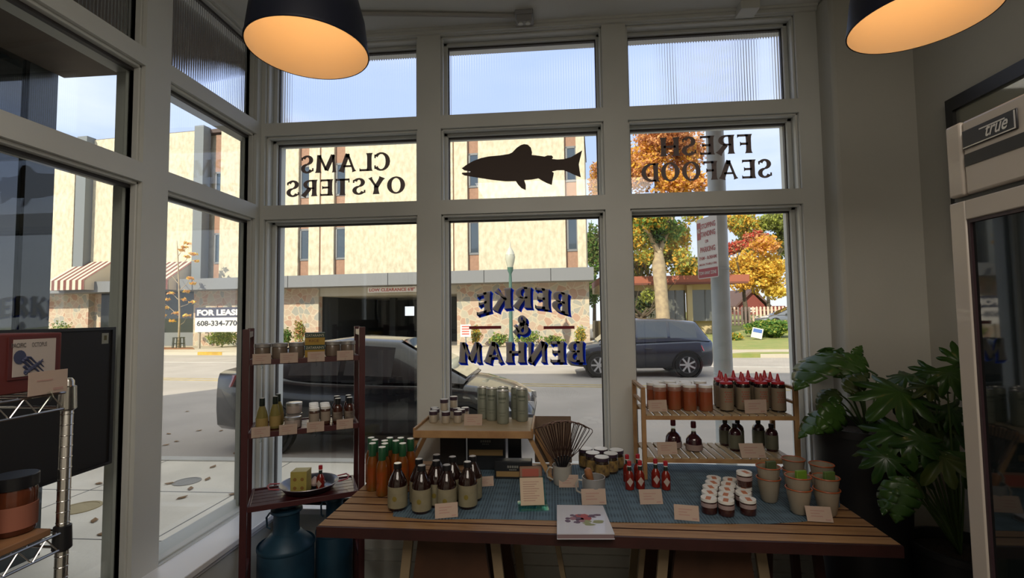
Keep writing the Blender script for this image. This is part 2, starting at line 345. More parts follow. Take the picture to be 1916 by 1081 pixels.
def glyph(c):
    h = ST / 2
    if c == 'C': return .80, arc(.45, .5, .45, .52, 42, 318, ST, .10) + box2(.72, .70, .80, .90) + box2(.72, .10, .80, .30)
    if c == 'O': return .90, arc(.45, .5, .45, .52, 0, 360, ST, .10, 26)
    if c == 'L': return .66, stem(.13, 0, .13, 1) + arms(.15, [.06], [.46])
    if c == 'E': return .68, stem(.13, 0, .13, 1) + arms(.15, [.06, .5, .94], [.46, .36, .44])
    if c == 'F': return .66, stem(.13, 0, .13, 1) + arms(.15, [.5, .94], [.34, .46])
    if c == 'H': return .84, stem(.13, 0, .13, 1) + stem(.71, 0, .71, 1) + box2(.15, .44, .70, .56)
    if c == 'T': return .76, stem(.38, 0, .38, 1) + box2(.04, .88, .72, 1) + box2(.02, .76, .08, 1) + box2(.68, .76, .74, 1)
    if c == 'D': return .84, stem(.13, 0, .13, 1) + arc(.30, .5, .54, .5, -90, 90, ST, .11) + box2(.13, 0, .31, .11) + box2(.13, .89, .31, 1)
    if c == 'B': return .74, stem(.13, 0, .13, 1) + arc(.34, .735, .34, .265, -90, 90, ST * .95, .11) + arc(.34, .275, .40, .275, -90, 90, ST, .11) + box2(.13, 0, .35, .10) + box2(.13, .90, .35, 1) + box2(.13, .46, .36, .56)
    if c == 'R': return .78, stem(.13, 0, .13, 1) + arc(.34, .72, .36, .28, -90, 90, ST * .95, .11) + box2(.13, .90, .35, 1) + box2(.13, .44, .36, .54) + stem(.36, .48, .70, 0, ST * .95, fa=False)
    if c == 'S': return .66, arc(.33, .735, .31, .275, 25, 270, ST * .95, .12) + arc(.33, .265, .33, .275, 90, -155, ST * .95, .12) + box2(.55, .72, .63, .90) + box2(.0, .10, .08, .28)
    if c == 'A': return .90, stem(.45, 1, .12, 0, .12, fa=False) + stem(.45, 1, .78, 0, ST, fa=False) + box2(.24, .26, .68, .37) + [[Vector((.36, 1)), Vector((.38, .8)), Vector((.56, .8)), Vector((.54, 1))]]
    if c == 'M': return 1.06, stem(.12, 0, .17, 1, .13, fb=False) + stem(.94, 0, .89, 1, ST, fb=False) + stem(.18, .98, .53, .12, ST, fa=False, fb=False) + stem(.88, .98, .53, .12, .12, fa=False, fb=False)
    if c == 'N': return .88, stem(.12, 0, .12, 1, .13) + stem(.76, 0, .76, 1, .13) + stem(.10, 1, .76, .0, ST, fa=False, fb=False)
    if c == 'K': return .82, stem(.13, 0, .13, 1) + stem(.20, .42, .68, 1, .13, fa=False) + stem(.34, .58, .74, 0, ST, fa=False)
    if c == 'Y': return .84, stem(.42, 0, .42, .48, fb=False) + stem(.42, .42, .12, 1, ST, fa=False) + stem(.42, .42, .73, 1, .12, fa=False)
    if c == '&': return .92, arc(.40, .76, .26, .25, 0, 360, ST * .85, .10, 20) + arc(.38, .27, .36, .29, 60, 330, ST, .12, 20) + stem(.24, .70, .86, .02, ST, fa=False) + stem(.62, .14, .84, .50, .10, fa=False)
    return .4, []
def heavy(v):
    global ST
    ST = v
def roman(g, txt, org, ux, uz, w, h, m=0, gap=.12, warp=None):
    x = 0; Q = []
    for c in txt:
        wd2, q = glyph(c); Q += [[Vector((v.x + x, v.y)) for v in f] for f in q]; x += wd2 + gap
    x -= gap; org = Vector(org); ux = Vector(ux); uz = Vector(uz)
    for j, f in enumerate(Q):
        P = []
        for v in f:
            a, b = v.x / x, v.y
            if warp: a, b = warp(a, b)
            P.append(org + ux * (a * w) + uz * (b * h))
        g.add(P, [(0, 1, 2, 3)], m)
    return g
def lettering(win, name, lines, m, label, off=.012):
    g = G()
    for t, (pl, pr, ptl, ptr, pbl, pbr) in lines:   # pixel left/right, tops and bottoms -> points on the pane
        TL = at(pl, ptl, Y=YG - .005); TR = at(pr, ptr, Y=YG - .005); BL = at(pl, pbl, Y=YG - .005); BR = at(pr, pbr, Y=YG - .005)
        zt = (TL.z + TR.z) / 2; zb = (BL.z + BR.z) / 2; x0 = (TL.x + BL.x) / 2; x1 = (TR.x + BR.x) / 2
        roman(g, t, (x1, YG - .005, zb), (-1, 0, 0), (0, 0, 1), x1 - x0, zt - zb)
    g.build(name, m, win, smooth=0, label=label)
lettering(WIN[(0, 1)], 'lettering', [('CLAMS', (563, 730, 291, 285, 325, 318)), ('OYSTERS', (536, 758, 338, 330, 368, 362))], LET, 'dark vinyl letters CLAMS OYSTERS read from behind', .008)
lettering(WIN[(2, 1)], 'lettering', [('FRESH', (1236, 1406, 258, 250, 293, 286)), ('SEAFOOD', (1200, 1444, 306, 297, 341, 332))], LET, 'dark vinyl letters FRESH SEAFOOD read from behind', .008)
fish = [(1147, 852), (1175, 832), (1205, 815), (1245, 800), (1285, 792), (1340, 787), (1385, 780), (1402, 772), (1425, 748), (1445, 735), (1462, 730), (1480, 733), (1496, 748), (1502, 772), (1500, 785), (1530, 788), (1565, 793), (1580, 787), (1602, 788), (1608, 797), (1602, 805), (1630, 808), (1662, 806), (1700, 795), (1728, 778), (1755, 762), (1745, 800), (1738, 832), (1742, 865), (1748, 898), (1715, 885), (1690, 873), (1662, 862), (1630, 862), (1602, 868), (1612, 876), (1606, 905), (1602, 936), (1575, 926), (1552, 914), (1534, 903), (1500, 909), (1462, 912), (1470, 935), (1470, 962), (1448, 952), (1432, 935), (1420, 917), (1370, 918), (1310, 912), (1250, 903), (1200, 895), (1160, 888), (1147, 880), (1150, 874), (1190, 873), (1192, 867), (1160, 863)]
g = G(); P = [at(440 + x / 2.703, y / 2.703, Y=YG) for x, y in fish]
vs = [(p.x, p.z) for p in P]
g.prism(vs, YG - .0065, YG - .0045)
g.build('fish_decal', LET, WIN[(1, 1)], smooth=0, label='dark fish silhouette facing left')
# shop name: arched word, ampersand, lower word, each with a blue block shade
def shopword(gf, gb, t, pl, pr, pt, pb, arch=0, off=.02):
    TL = at(pl, pt, Y=YG - .005); BR = at(pr, pb, Y=YG - .005); w = BR.x - TL.x; h = TL.z - BR.z
    wf = (lambda a, b: (a, b + arch * (1 - (2 * a - 1) ** 2) - arch * .5)) if arch else None
    roman(gf, t, (BR.x - .012, YG - .0075, BR.z), (-1, 0, 0), (0, 0, 1), w, h, warp=wf, gap=.16)
    for k in range(1, 9): roman(gb, t, (BR.x - .012 + k * .0022, YG - .0040 - k * .00025, BR.z - k * .0022), (-1, 0, 0), (0, 0, 1), w, h, warp=wf, gap=.16)
gf, gb = G(), G(); heavy(.27)
shopword(gf, gb, 'BERKE', 893, 1066, 545, 581, .36); shopword(gf, gb, '&', 964, 993, 590, 625); shopword(gf, gb, 'BENHAM', 863, 1094, 640, 677)
gf.build('lettering', LETG, WIN[(1, 0)], smooth=0, label='grey letters BERKE & BENHAM read from behind')
gb.build('lettering_shade', LETB, WIN[(1, 0)], smooth=0, label='blue block shade of the letters')
g = G()
for a, b in ((878, 938), (1017, 1075)):
    p = at(a, 610, Y=YG); q = at(b, 615, Y=YG); g.box(p.x, YG - .0065, q.z, q.x, YG - .0045, p.z)
g.build('rule', LETR, WIN[(1, 0)], smooth=0, label='short red rules beside the ampersand')
# ceiling fittings
t = thing('ceiling_outlet', 'white outlet box with twin sockets under the ceiling by the window', 'outlet', (-.135, 2.84, ZC))
G().box(-.055, -.06, -.03, .055, .06, 0).box(-.045, -.06, -.075, .045, -.02, -.03).build('box', mat('grey_box', (.30, .30, .31), .5), t, bevel=.004)
for sx in (-.022, .022): G().lathe([(.015, -.082), (.015, -.07)], 16, (sx, -.04, 0)).build('socket', WHITE, t)
g = G(); g.tube([(-1.5, 2.66, ZC - .014), (-.8, 2.74, ZC - .014), (-.35, 2.80, ZC - .014), (-.19, 2.82, ZC - .016)], .013, 8)
tag(g.build('conduit', mat('conduit_paint', (.40, .39, .37), .5)), 'painted cable conduit running along the ceiling to the outlet box', 'conduit')
t = G().box(1.14, 2.83, ZC - .05, 1.25, YF, ZC).build('ceiling_bracket', WHITE, bevel=.003); tag(t, 'small white square bracket at the ceiling above the right window', 'bracket')

# ================================================================ PENDANT LAMPS
def pendant(x, y, z, r, label):
    t = thing('pendant_lamp', label, 'lamp', (x, y, z), 0, 'pendant lamps')
    out_ = [(r, 0), (r * .985, .03), (r * .93, .12), (r * .82, .20), (r * .62, .27), (r * .38, .31), (r * .22, .33)]
    G().shell(out_, 64).build('shade', mat('navy_enamel', (.008, .010, .022), .5, spec=.3), t, smooth=60)
    inn = [(r * .985, .001), (r * .968, .03), (r * .915, .12), (r * .80, .195), (r * .60, .262), (r * .36, .302), (.001, .305)]
    G().shell(inn, 64).build('shade_lining', mat('white_enamel', (.86, .80, .70), .6), t, smooth=60)
    G().shell([(r, 0), (r * 1.008, .002), (r * 1.008, .008), (r, .008)], 64).build('rim', mat('navy_enamel', (0, 0, 0)), t)
    G().tube([(r * .845 * cos(a), r * .845 * sin(a), .172) for a in [2 * pi * i / 64 for i in range(64)]], .0012, 5, closed=True).build('seam', mat('seam_brown', (.35, .25, .16), .8), t)  # thin brown ring marking the seam of the lining
    G().lathe([(.012, .305), (.03, .31), (.045, .33), (.045, .36), (.03, .40), (.02, .45), (.006, .46), (.004, .47), (.004, ZC - z)], 20).build('stem', BLACK, t)
    G().lathe([(.001, .19), (.022, .20), (.030, .22), (.028, .245), (.015, .27), (.014, .305)], 20).build('bulb', mat('lamp_glow', (1, .62, .30), .5, emis=2), t)
    l = light('bulb_light', 'POINT', (0, 0, .15), .41, (1, .50, .17), shadow_soft_size=.03); l.parent = t
pendant(-.823, 1.553, 2.52, .20, 'left of two navy pendant lamps, warm light inside its shade')
pendant(1.192, 1.588, 2.52, .198, 'right of two navy pendant lamps, glowing above the fridge')

# ================================================================ TABLE
TZ = .75
REDW = mat('red_stain_and_seam_shade', (.042, .010, .008), .55, noise_amt=.3, scale=10)
WOOD = mat('table_pine', (.40, .23, .105), .5, c2=(.28, .145, .06), scale=5, stretch=(1.2, 14, 14), bump=.05)
REDW = mat('red_stain_and_seam_shade', (.042, .010, .008), .55, noise_amt=.3, scale=10)
t = thing('slatted_table', 'long slatted pine display table with dark red edge under the window', 'table', (-.97, 1.93, 0), -.0202)
TW, TD = 2.22, .905
nsl = 11; wd = TD / nsl
for k in range(nsl):
    g = G(); g.box(0, k * wd + (.0 if k else .012), TZ - .022, TW, (k + 1) * wd - .010, TZ); g.m[2] = g.m[4] = 1; g.build('slat', [WOOD, REDW], t, bevel=.0015)  # dark red on slat sides paints the shade of the gaps between them
G().box(0, 0, TZ - .042, TW, .012, TZ - .001).box(0, .012, TZ - .042, TW, .06, TZ - .0225).box(0, TD - .03, TZ - .042, TW, TD - .003, TZ - .0225).build('edge_rail', REDW, t)
DKW = mat('dark_brown_wood', (.085, .035, .016), .6, noise_amt=.3, scale=8); LTW = mat('pale_leg_wood', (.30, .22, .13), .6, noise_amt=.2, scale=8)
for cx in (.52, 1.60):
    G().box(cx - .22, .12, TZ - .075, cx + .22, .82, TZ - .043).build('batten', DKW, t)
    for yy in (.16, .78):
        G().prism([(cx - .14, TZ - .076), (cx + .14, TZ - .076), (cx + .23, 0.002), (cx - .23, 0.002)], yy, yy + .03).build('leg', DKW, t, label='broad tapered dark panel leg')
        for sx in (-1, 1):
            G().bar((cx + sx * .185, yy + .015, TZ - .076), (cx + sx * .26, yy + .015, 0.002), .04, .02).build('leg_edge', LTW, t)
for a, b in (((.95, .3, TZ - .045), (1.06, .3, .05)), ((1.36, .3, TZ - .045), (1.28, .3, .05))):
    G().bar(a, b, .022, .03).build('brace', LTW, t)
G().box(.86, .12, TZ - .062, .99, .5, TZ - .043).build('fixing_block', BLACK, t)
# dark stool standing at the right end below the table
t = thing('dark_stool', 'dark wooden stool legs standing under the right end of the table', 'stool', (1.02, 2.32, 0))
G().box(-.13, -.12, .60, .14, .16, .63).build('seat', mat('near_black_wood', (.02, .012, .010), .5), t, bevel=.004)
for sx, sy_ in ((-.1, -.09), (.1, -.09), (-.1, .12), (.1, .12)):
    G().bar((sx, sy_, .60), (sx * 1.4, sy_ * 1.25, 0.001), .032, .032).build('leg', REDW, t)

# woven blue mat
mt = mat('woven_blue', (.05, .095, .13), .85)
nn = mt.node_tree.nodes; ll = mt.node_tree.links; b = nn['Principled BSDF']
tcn = nn.new('ShaderNodeTexCoord'); mpn = nn.new('ShaderNodeMapping'); ll.new(tcn.outputs['Object'], mpn.inputs[0])
def wave(dirn, sc):
    w = nn.new('ShaderNodeTexWave'); w.bands_direction = dirn; w.inputs['Scale'].default_value = sc; w.inputs['Distortion'].default_value = .6; w.inputs['Detail'].default_value = 1
    ll.new(mpn.outputs[0], w.inputs[0]); return w
w1, w2 = wave('X', 24), wave('Y', 36); w3 = wave('X', 3.1); w4 = wave('Y', 4.2)
m1 = nn.new('ShaderNodeMath'); m1.operation = 'MAXIMUM'; ll.new(w1.outputs[1], m1.inputs[0]); ll.new(w2.outputs[1], m1.inputs[1])
m2 = nn.new('ShaderNodeMath'); m2.operation = 'MULTIPLY'; ll.new(w3.outputs[1], m2.inputs[0]); ll.new(w4.outputs[1], m2.inputs[1])
m3 = nn.new('ShaderNodeMath'); m3.operation = 'MULTIPLY_ADD'; m3.inputs[1].default_value = .7; ll.new(m2.outputs[0], m3.inputs[0]); ll.new(m1.outputs[0], m3.inputs[2])
rm = nn.new('ShaderNodeValToRGB'); rm.color_ramp.elements[0].color = (.014, .026, .045, 1); rm.color_ramp.elements[1].color = (.12, .19, .25, 1); rm.color_ramp.elements[1].position = .9; rm.color_ramp.elements[0].position = .3
ll.new(m3.outputs[0], rm.inputs[0]); ll.new(rm.outputs[0], b.inputs['Base Color'])
outl = [(735, 966), (800, 972), (900, 971), (1042, 974), (1143, 977), (1310, 980), (1440, 980), (1506, 976), (1548, 965), (1572, 948), (1570, 925), (1545, 905), (1505, 890), (1440, 874), (1300, 868), (1145, 868), (1000, 872), (900, 875), (850, 890), (740, 930)]
pts = [at(x, y, Z=TZ) for x, y in outl]
g = G(); g.prism([(p.x, p.y) for p in pts], TZ + .0005, TZ + .003, 'z')
tag(g.build('woven_mat', mt, smooth=0), 'dark blue woven cloth spread across the middle of the table', 'mat')
MZ = TZ + .0035

# ================================================================ BOTTLES AND JARS (builders)
def vessel(name, cat, parts):
    """parts: (part name, profile, material)"""
    def mk():
        t = thing(name, name, cat)
        for pn, prof, m in parts: G().lathe(prof, 20).build(pn, m, t, smooth=40)
        return t
    return mk
def band(r, z0, z1): return [(r + .0006, z0), (r + .0012, z0 + .0005), (r + .0012, z1 - .0005), (r + .0006, z1)]
HOT = mat('hot_sauce', (.42, .085, .015), .15, c2=(.22, .10, .015), scale=14, trans=.35, coat=.6)
GREENCAP = mat('green_cap', (.015, .09, .035), .4, coat=.3)
green_sauce = vessel('hot_sauce_bottle', 'bottle', [
    ('bottle', [(.024, 0), (.028, .004), (.028, .125), (.025, .145), (.017, .165), (.0155, .17)], HOT),
    ('cap', [(.0165, .165), (.0185, .17), (.0172, .224), (.0165, .2255)], GREENCAP),
    ('cap_top', [(.0165, .2258), (.0165, .2275)], WLID)])
caps = [(712, 812, 'back'), (736, 812, 'back'), (753, 815, 'back'), (704, 819.5, 'third'), (724, 820, 'third'), (742, 822, 'third'), (767, 820, 'third'), (697, 829, 'second'), (720, 829, 'second'), (753.5, 829, 'second'), (715, 836, 'front')]
sp_ = []; cnt = {}
for x, y, row in caps:
    cnt[row] = cnt.get(row, 0) + 1
    p = at(x, y, Z=TZ + .2265)
    nm = 'green-capped hot sauce bottle, %s from left in the %s row' % (ORD[cnt[row] - 1], {'third': 'second-from-back', 'second': 'second-from-front', 'back': 'back', 'front': 'front'}[row])
    if row == 'front': nm = 'orange hot sauce bottle with green cap, foremost of its cluster on bare slats'
    sp_.append(((p.x, p.y, TZ), nm))
# keep neighbours from touching
def relax(sp_, d, it=400, xl=(-9, 9), yl=(-9, 9)):
    P = [[s[0][0], s[0][1]] for s in sp_]
    for _ in range(it):
        for i in range(len(P)):
            for j in range(i):
                dx = P[i][0] - P[j][0]; dy = P[i][1] - P[j][1]; l = sqrt(dx * dx + dy * dy) or 1e-6
                if l < d: k = (d - l) / 2 / l; P[i][0] += dx * k; P[i][1] += dy * k; P[j][0] -= dx * k; P[j][1] -= dy * k
        for p_ in P: p_[0] = min(max(p_[0], xl[0]), xl[1]); p_[1] = min(max(p_[1], yl[0]), yl[1])
    return [((P[i][0], P[i][1], s[0][2]),) + tuple(s[1:]) for i, s in enumerate(sp_)]
def ymax(sp_, m): return [((s[0][0], min(s[0][1], m), s[0][2]),) + tuple(s[1:]) for s in sp_]
spread(green_sauce, relax(sp_, .0575, yl=(0, 2.452)), 'green-capped hot sauce bottles')
def seal(t, r, z, m):   # round emblem on the front of a label
    vs = [(0, -r, z)]; fs = []
    for i in range(14): a = 2 * pi * i / 14; vs.append((.010 * cos(a), -sqrt(max(r * r - (.010 * cos(a)) ** 2, 0)), z + .011 * sin(a)))
    vs[0] = (0, -r - .0006, z)
    for i in range(14): fs.append((0, 1 + i, 1 + (i + 1) % 14))
    G().add([(a, b - .0006, c) for a, b, c in vs], fs).build('emblem', m, t, smooth=0)
BRN = mat('brown_bottle', (.020, .007, .005), .08, coat=.6)
def brown_bottle():
    t = vessel('brown_bottle', 'bottle', [
        ('bottle', [(.038, 0), (.042, .005), (.042, .11), (.039, .122), (.030, .142), (.020, .160), (.0155, .170), (.0155, .178)], BRN),
        ('label', band(.042, .012, .102), CREAM), ('cap', [(.0175, .174), (.018, .176), (.0175, .194), (.0165, .195)], BLACK), ('cap_top', [(.0155, .1952), (.0155, .1965)], SILV)])()
    seal(t, .0436, .055, mat('olive_emblem', (.22, .17, .03), .7)); return t
caps = [(744, 866, 'leftmost brown bottle in the front row'), (789, 870, 'second brown bottle from left in the front row'), (835.5, 869, 'third brown bottle in the front row, cream label above a price card'), (875, 863, 'rightmost brown bottle in the front row'),
        (784, 858, 'brown bottle in the second row behind the second front bottle'), (817, 861, 'brown bottle in the second row, left of the third front bottle'), (846, 854, 'brown bottle in the second row behind the third front bottle'), (884, 853, 'rearmost brown bottle at the right of its cluster'), (817, 850, 'rear brown bottle at the middle of its cluster')]
sp_ = [((at(x, y, Z=MZ + .196).x, at(x, y, Z=MZ + .196).y, MZ), l) for x, y, l in caps]
spread(brown_bottle, relax(sp_, .0865), 'brown bottles with cream labels')
# six dark jars with white lids
DJ = mat('dark_preserve', (.03, .018, .012), .1, coat=.6)
def dark_jar():
    return vessel('preserve_jar', 'jar', [('jar', [(.034, 0), (.038, .004), (.038, .078), (.034, .086)], DJ), ('label', band(.038, .012, .068), mat('gold_label', (.40, .26, .08), .6, c2=(.10, .06, .03), scale=40)),
                                          ('rim', [(.036, .082), (.0385, .084), (.0385, .098), (.0375, .099)], mat('purple_lid_side', (.05, .03, .05), .4)), ('lid', [(.0365, .0992), (.037, .0998), (.037, .1015)], WLID)])()
caps = [(1095.6, 838.6, 'back left'), (1124, 838.6, 'back middle'), (1153, 841, 'back right, grey lid'), (1109, 846, 'middle row left'), (1143, 847, 'middle row right, grey lid'), (1126, 854, 'front')]
sp_ = [((at(x, y, Z=MZ + .101).x, at(x, y, Z=MZ + .101).y, MZ), 'dark jar with pale lid, %s of the six beside the whisks' % l) for x, y, l in caps]
spread(dark_jar, relax(sp_, .079), 'dark jars with pale lids')
# pepper sauce bottles
PEP = mat('pepper_sauce', (.30, .022, .012), .1, trans=.3, coat=.6); REDC = mat('red_cap', (.45, .02, .03), .4)
def pepper(label_):
    def f():
        t = vessel('pepper_sauce_bottle', 'bottle', [('bottle', [(.018, 0), (.021, .003), (.021, .062), (.018, .075), (.0095, .088), (.0085, .092)], PEP),
            ('neck_foil', [(.0095, .089), (.0095, .108)], mat('dark_foil', (.02, .03, .02), .4)), ('neck_band', [(.0097, .1082), (.0097, .113)], WLID), ('cap', [(.0105, .1132), (.0105, .1325), (.0085, .134)], REDC)])()
        r = .0226; G().add([(0, -r, .018), (.015, -r * .73, .04), (0, -r, .062), (-.015, -r * .73, .04)], [(0, 1, 2), (0, 2, 3)]).build('label', mat('diamond_label', (.55, .45, .40), .7), t, smooth=0)
        return t
    return f
px_ = [(1177, 862, 'leftmost of four in the front row'), (1197, 861, 'second in the front row'), (1226, 858, 'third in the front row'), (1245, 862, 'rightmost in the front row, dark cap'), (1173, 850, 'left one behind the front row'), (1193, 849, 'right one behind the front row')]
sp_ = [((at(x, y, Z=MZ + .134).x, at(x, y, Z=MZ + .134).y, MZ), 'small red pepper sauce bottle with diamond label, ' + l) for x, y, l in px_]
spread(pepper(0), relax(sp_, .046), 'small red pepper sauce bottles')
# small jars with stickered lids
SJ = mat('dark_jam', (.045, .014, .012), .12, coat=.6); STK = mat('orange_sticker', (.55, .20, .10), .6)
def lid_jar():
    t = vessel('jam_jar', 'jar', [('jar', [(.027, 0), (.031, .004), (.032, .045), (.029, .052)], SJ), ('lid', [(.031, .052), (.0325, .0525), (.0325, .064), (.0315, .065)], WLID)])()
    G().box(-.010, -.030, .065, .010, .008, .0656).build('sticker', STK, t); G().lathe(band(.0315, .030, .046), 20).build('label', mat('mauve_label', (.36, .27, .26), .7), t)
    return t
rows = [('back', [(938, 230), (1070, 243)]), ('fourth', [(935, 262), (1058, 275)]), ('third', [(908, 300), (1043, 318), (1178, 302)]), ('second', [(902, 343), (1038, 362), (1180, 345)]), ('front', [(897, 390), (1038, 407), (1215, 400)])]
sp_ = []
for rn, l in rows:
    for k, (x, y) in enumerate(l):
        p = at(1120 + x / 4.355, 840 + y / 4.355, Z=MZ + .065)
        where = ['left', 'middle', 'right'][k] if rn in ('front', 'second', 'third') else ['left', 'right'][k]
        sp_.append(((p.x, p.y, MZ), 'small jam jar with stickered white lid, %s in the %s row' % (where, {'second': 'second', 'third': 'third'}.get(rn, rn)), random.uniform(-.5, .5)))
sp_ = relax(sp_, .067)
jj = spread(lid_jar, sp_, 'jam jars with stickered white lids')
q = sp_[6][0]; dup(jj[0], (q[0] + .003, q[1], MZ + .0662), 'jam jar with stickered lid stacked on top of the third-row right jar', .3)
# enamel cups with orange rims, stacked in pairs
ENM = mat('cream_enamel', (.34, .29, .22), .35, coat=.3, noise_amt=.05, scale=6); ORR = mat('orange_rim', (.42, .10, .03), .4)
def cup():
    t = thing('enamel_cup', 'enamel_cup', 'cup')
    G().shell([(.001, .002), (.028, .002), (.034, .010), (.044, .075), (.049, .105), (.047, .105), (.042, .075), (.032, .012), (.001, .008)], 28).build('cup', ENM, t, smooth=50)
    G().tube([(.049 * cos(a), .049 * sin(a), .105) for a in [2 * pi * i / 28 for i in range(28)]], .0028, 6, closed=True).build('rim', ORR, t)
    return t
stacks = [(1437, 872, 'left stack'), (1493, 890, 'front middle stack'), (1545.5, 892, 'front right stack')]
sp_ = []
for x, y, l in stacks:
    p = at(x, y, Z=MZ + .154)
    sp_ += [((p.x, p.y, MZ), 'lower cream enamel cup of the ' + l), ((p.x, p.y, MZ + .049), 'upper cream enamel cup with orange rim of the ' + l)]
for x, y, l in ((1484, 858, 'back middle'), (1537, 868, 'back right')):
    p = at(x, y, Z=MZ + .154); sp_ += [((p.x, p.y, MZ), 'lower cream enamel cup of the %s stack' % l), ((p.x, p.y, MZ + .049), 'upper cream enamel cup of the %s stack' % l)]
spread(cup, sp_, 'cream enamel cups with orange rims')
PK = [mat('dark_packet', (.08, .11, .05), .6), mat('lime_packet', (.16, .30, .03), .5), mat('green_packet', (.10, .17, .04), .6)]
for (x, y, l), m, lb in zip(stacks, PK, ('dark green seed packet in the left enamel cup', 'bright lime packet in the front middle enamel cup', 'green packet with white label in the front right cup')):
    p = at(x, y, Z=MZ + .154); t = thing('tea_packet', lb, 'packet', (p.x + .012, p.y, MZ + .115), .2, 'packets in the enamel cups')
    G().box(-.023, -.008, -.01, .023, .008, .062).build('packet', m, t, bevel=.003)
    G().box(-.016, -.0095, .002, .012, -.0082, .022).build('label', CARDM, t)
# cards
def card(x0, y0, x1, y1, Z, label, lean=.35, w=None, group='price cards', off=0, rz=None):
    """bottom edge from (x0,y0) to (x1,y1) in the plane Z"""
    a = at(x0, y0, Z=Z); b = at(x1, y1, Z=Z); d = (b - a); wdt = d.length; ang = atan2(d.y, d.x)
    t = thing('price_card', label, 'card', (a + b) / 2 + Vector((0, 0, .001)), ang, group); h = wdt * .60
    R = Matrix.Rotation(-lean, 4, 'X')
    G().box(-wdt / 2, -.0006, 0, wdt / 2, .0006, h, M=R).build('card', CARDM, t)
    g = G()
    for k, ww in enumerate((.55, .35, .45)): g.box(-wdt * .32, -.0012, h * (.68 - k * .18), wdt * (-.32 + ww), -.0008, h * (.74 - k * .18), M=R)
    g.box(wdt * .22, -.0012, h * .1, wdt * .42, -.0008, h * .18, M=R)
    g.build('print', INK, t)
    G().bar((0, h * .7 * sin(lean) + .0035, h * .7 * cos(lean)), (0, h * .7 * sin(lean) + .016, 0.002), .012, .002).build('prop', ACRYL, t)
    return t
card(814, 971, 857, 967, MZ, 'small price card standing before the brown bottles')
card(895, 911, 924, 909, MZ, 'small price card right of the brown bottle cluster')
card(1046, 912, 1083, 912, MZ, 'price card leaning before the white mug of whisks')
card(1089, 945, 1135, 944, MZ, 'price card in front of the mug holding a pestle')
card(1198, 944, 1241, 943, MZ, 'price card standing before the pepper sauce bottles')
card(1262, 972, 1309, 976, MZ, 'pinkish price card left of the jam jars')
card(1511, 975, 1560, 978, MZ, 'price card before the enamel cups at the table end', .45)
# acrylic card holder
p = at(998, 950, Z=MZ); t = thing('card_holder', 'clear acrylic stand with leaning tan recipe card', 'card holder', (p.x, p.y, MZ), .12)
R = Matrix.Rotation(-.62, 4, 'X')
G().box(-.058, -.002, .006, .058, .002, .135, M=R).box(-.066, -.035, 0, .066, .075, .004).box(-.062, -.03, .003, .062, -.026, .022).build('stand', ACRYL, t)
G().box(-.055, -.0055, .010, .050, -.0028, .128, M=R).build('card', mat('tan_card', (.60, .48, .36), .8), t)
g = G()
for k in range(9): g.box(-.042, -.0066, .108 - k * .010, .03 - (k % 3) * .01, -.0058, .1105 - k * .010, M=R)
g.build('print', INK, t)
# cookbook
c = [at(1042, 998, Z=.775), at(1150, 998, Z=.775), at(1128, 945, Z=.775), at(1042, 944, Z=.775)]
cx = sum((q for q in c), Vector()) / 4; c = [q - cx for q in c]
t = thing('cookbook', 'white cookbook with red fruit and leaves cover at the table front edge', 'book', (cx.x, cx.y, TZ))
def slab(z0, z1, sc=1): return [(q.x * sc, q.y * sc, z0) for q in c] + [(q.x * sc, q.y * sc, z1) for q in c]
G().hexa(slab(.0062, .021, .985)).build('pages', mat('book_pages', (.25, .17, .18), .8), t)
G().hexa(slab(.0035, .006)).hexa(slab(.0212, .0245)).build('cover', mat('book_cover', (.62, .62, .68), .35, coat=.3), t)
g = G(); rnd = random.Random(3)
def blob(cx_, cy_, r, m, k=12, w=1): g.add([(cx_ + r * w * cos(2 * pi * i / k) * rnd.uniform(.85, 1.1), cy_ + r * sin(2 * pi * i / k) * rnd.uniform(.85, 1.1), .0246 + .0001 * (len(g.f) % 5 + 1)) for i in range(k)], [tuple(range(k))], m)
blob(.0, .01, .035, 0, 16, 1.1)
for _ in range(12): blob(rnd.uniform(-.06, -.01), rnd.uniform(-.04, .045), rnd.uniform(.007, .014), 1)
for _ in range(4): blob(rnd.uniform(-.045, .0), rnd.uniform(-.05, .0), .013, 3)
for _ in range(6): blob(rnd.uniform(.0, .07), rnd.uniform(-.07, -.02), rnd.uniform(.008, .014), 2, 8, 2.2)
for _ in range(5): blob(rnd.uniform(.03, .07), rnd.uniform(.0, .04), rnd.uniform(.006, .01), 1, 8, 1.8)
g.build('cover_art', [mat('fruit_red', (.42, .07, .07), .5), mat('fruit_purple', (.13, .07, .12), .5), mat('art_leaf', (.30, .32, .14), .5), mat('fruit_mauve', (.32, .15, .18), .5)], t, smooth=0)
# mug of flat whisks
def mug(loc, r, h, label, hx=-1, m=None):
    t = thing('white_mug', label, 'mug', loc, 0, 'white mugs')
    G().shell([(.001, .001), (r * .88, .001), (r * .94, .006), (r, h * .5), (r * 1.02, h), (r * .96, h), (r * .94, h * .5), (r * .86, .012), (.001, .010)], 28).build('body', m or mat('mug_white', (.42, .40, .36), .3, coat=.4), t, smooth=50)
    G().tube([(hx * r * .96, 0, h * .82), (hx * (r + .018), 0, h * .85), (hx * (r + .030), 0, h * .62), (hx * (r + .026), 0, h * .35), (hx * r * .96, 0, h * .2)], .0045, 8).build('handle', MATS['mug_white'], t)
    return t
p = at(1046, 915, Z=MZ); mug((p.x + .018, p.y + .076, MZ), .047, .095, 'white mug holding the fan of flat wire whisks')
mp_ = Vector((p.x + .018, p.y + .076, MZ))
WIRE = mat('brown_steel_wire', (.10, .055, .045), .35, .7)
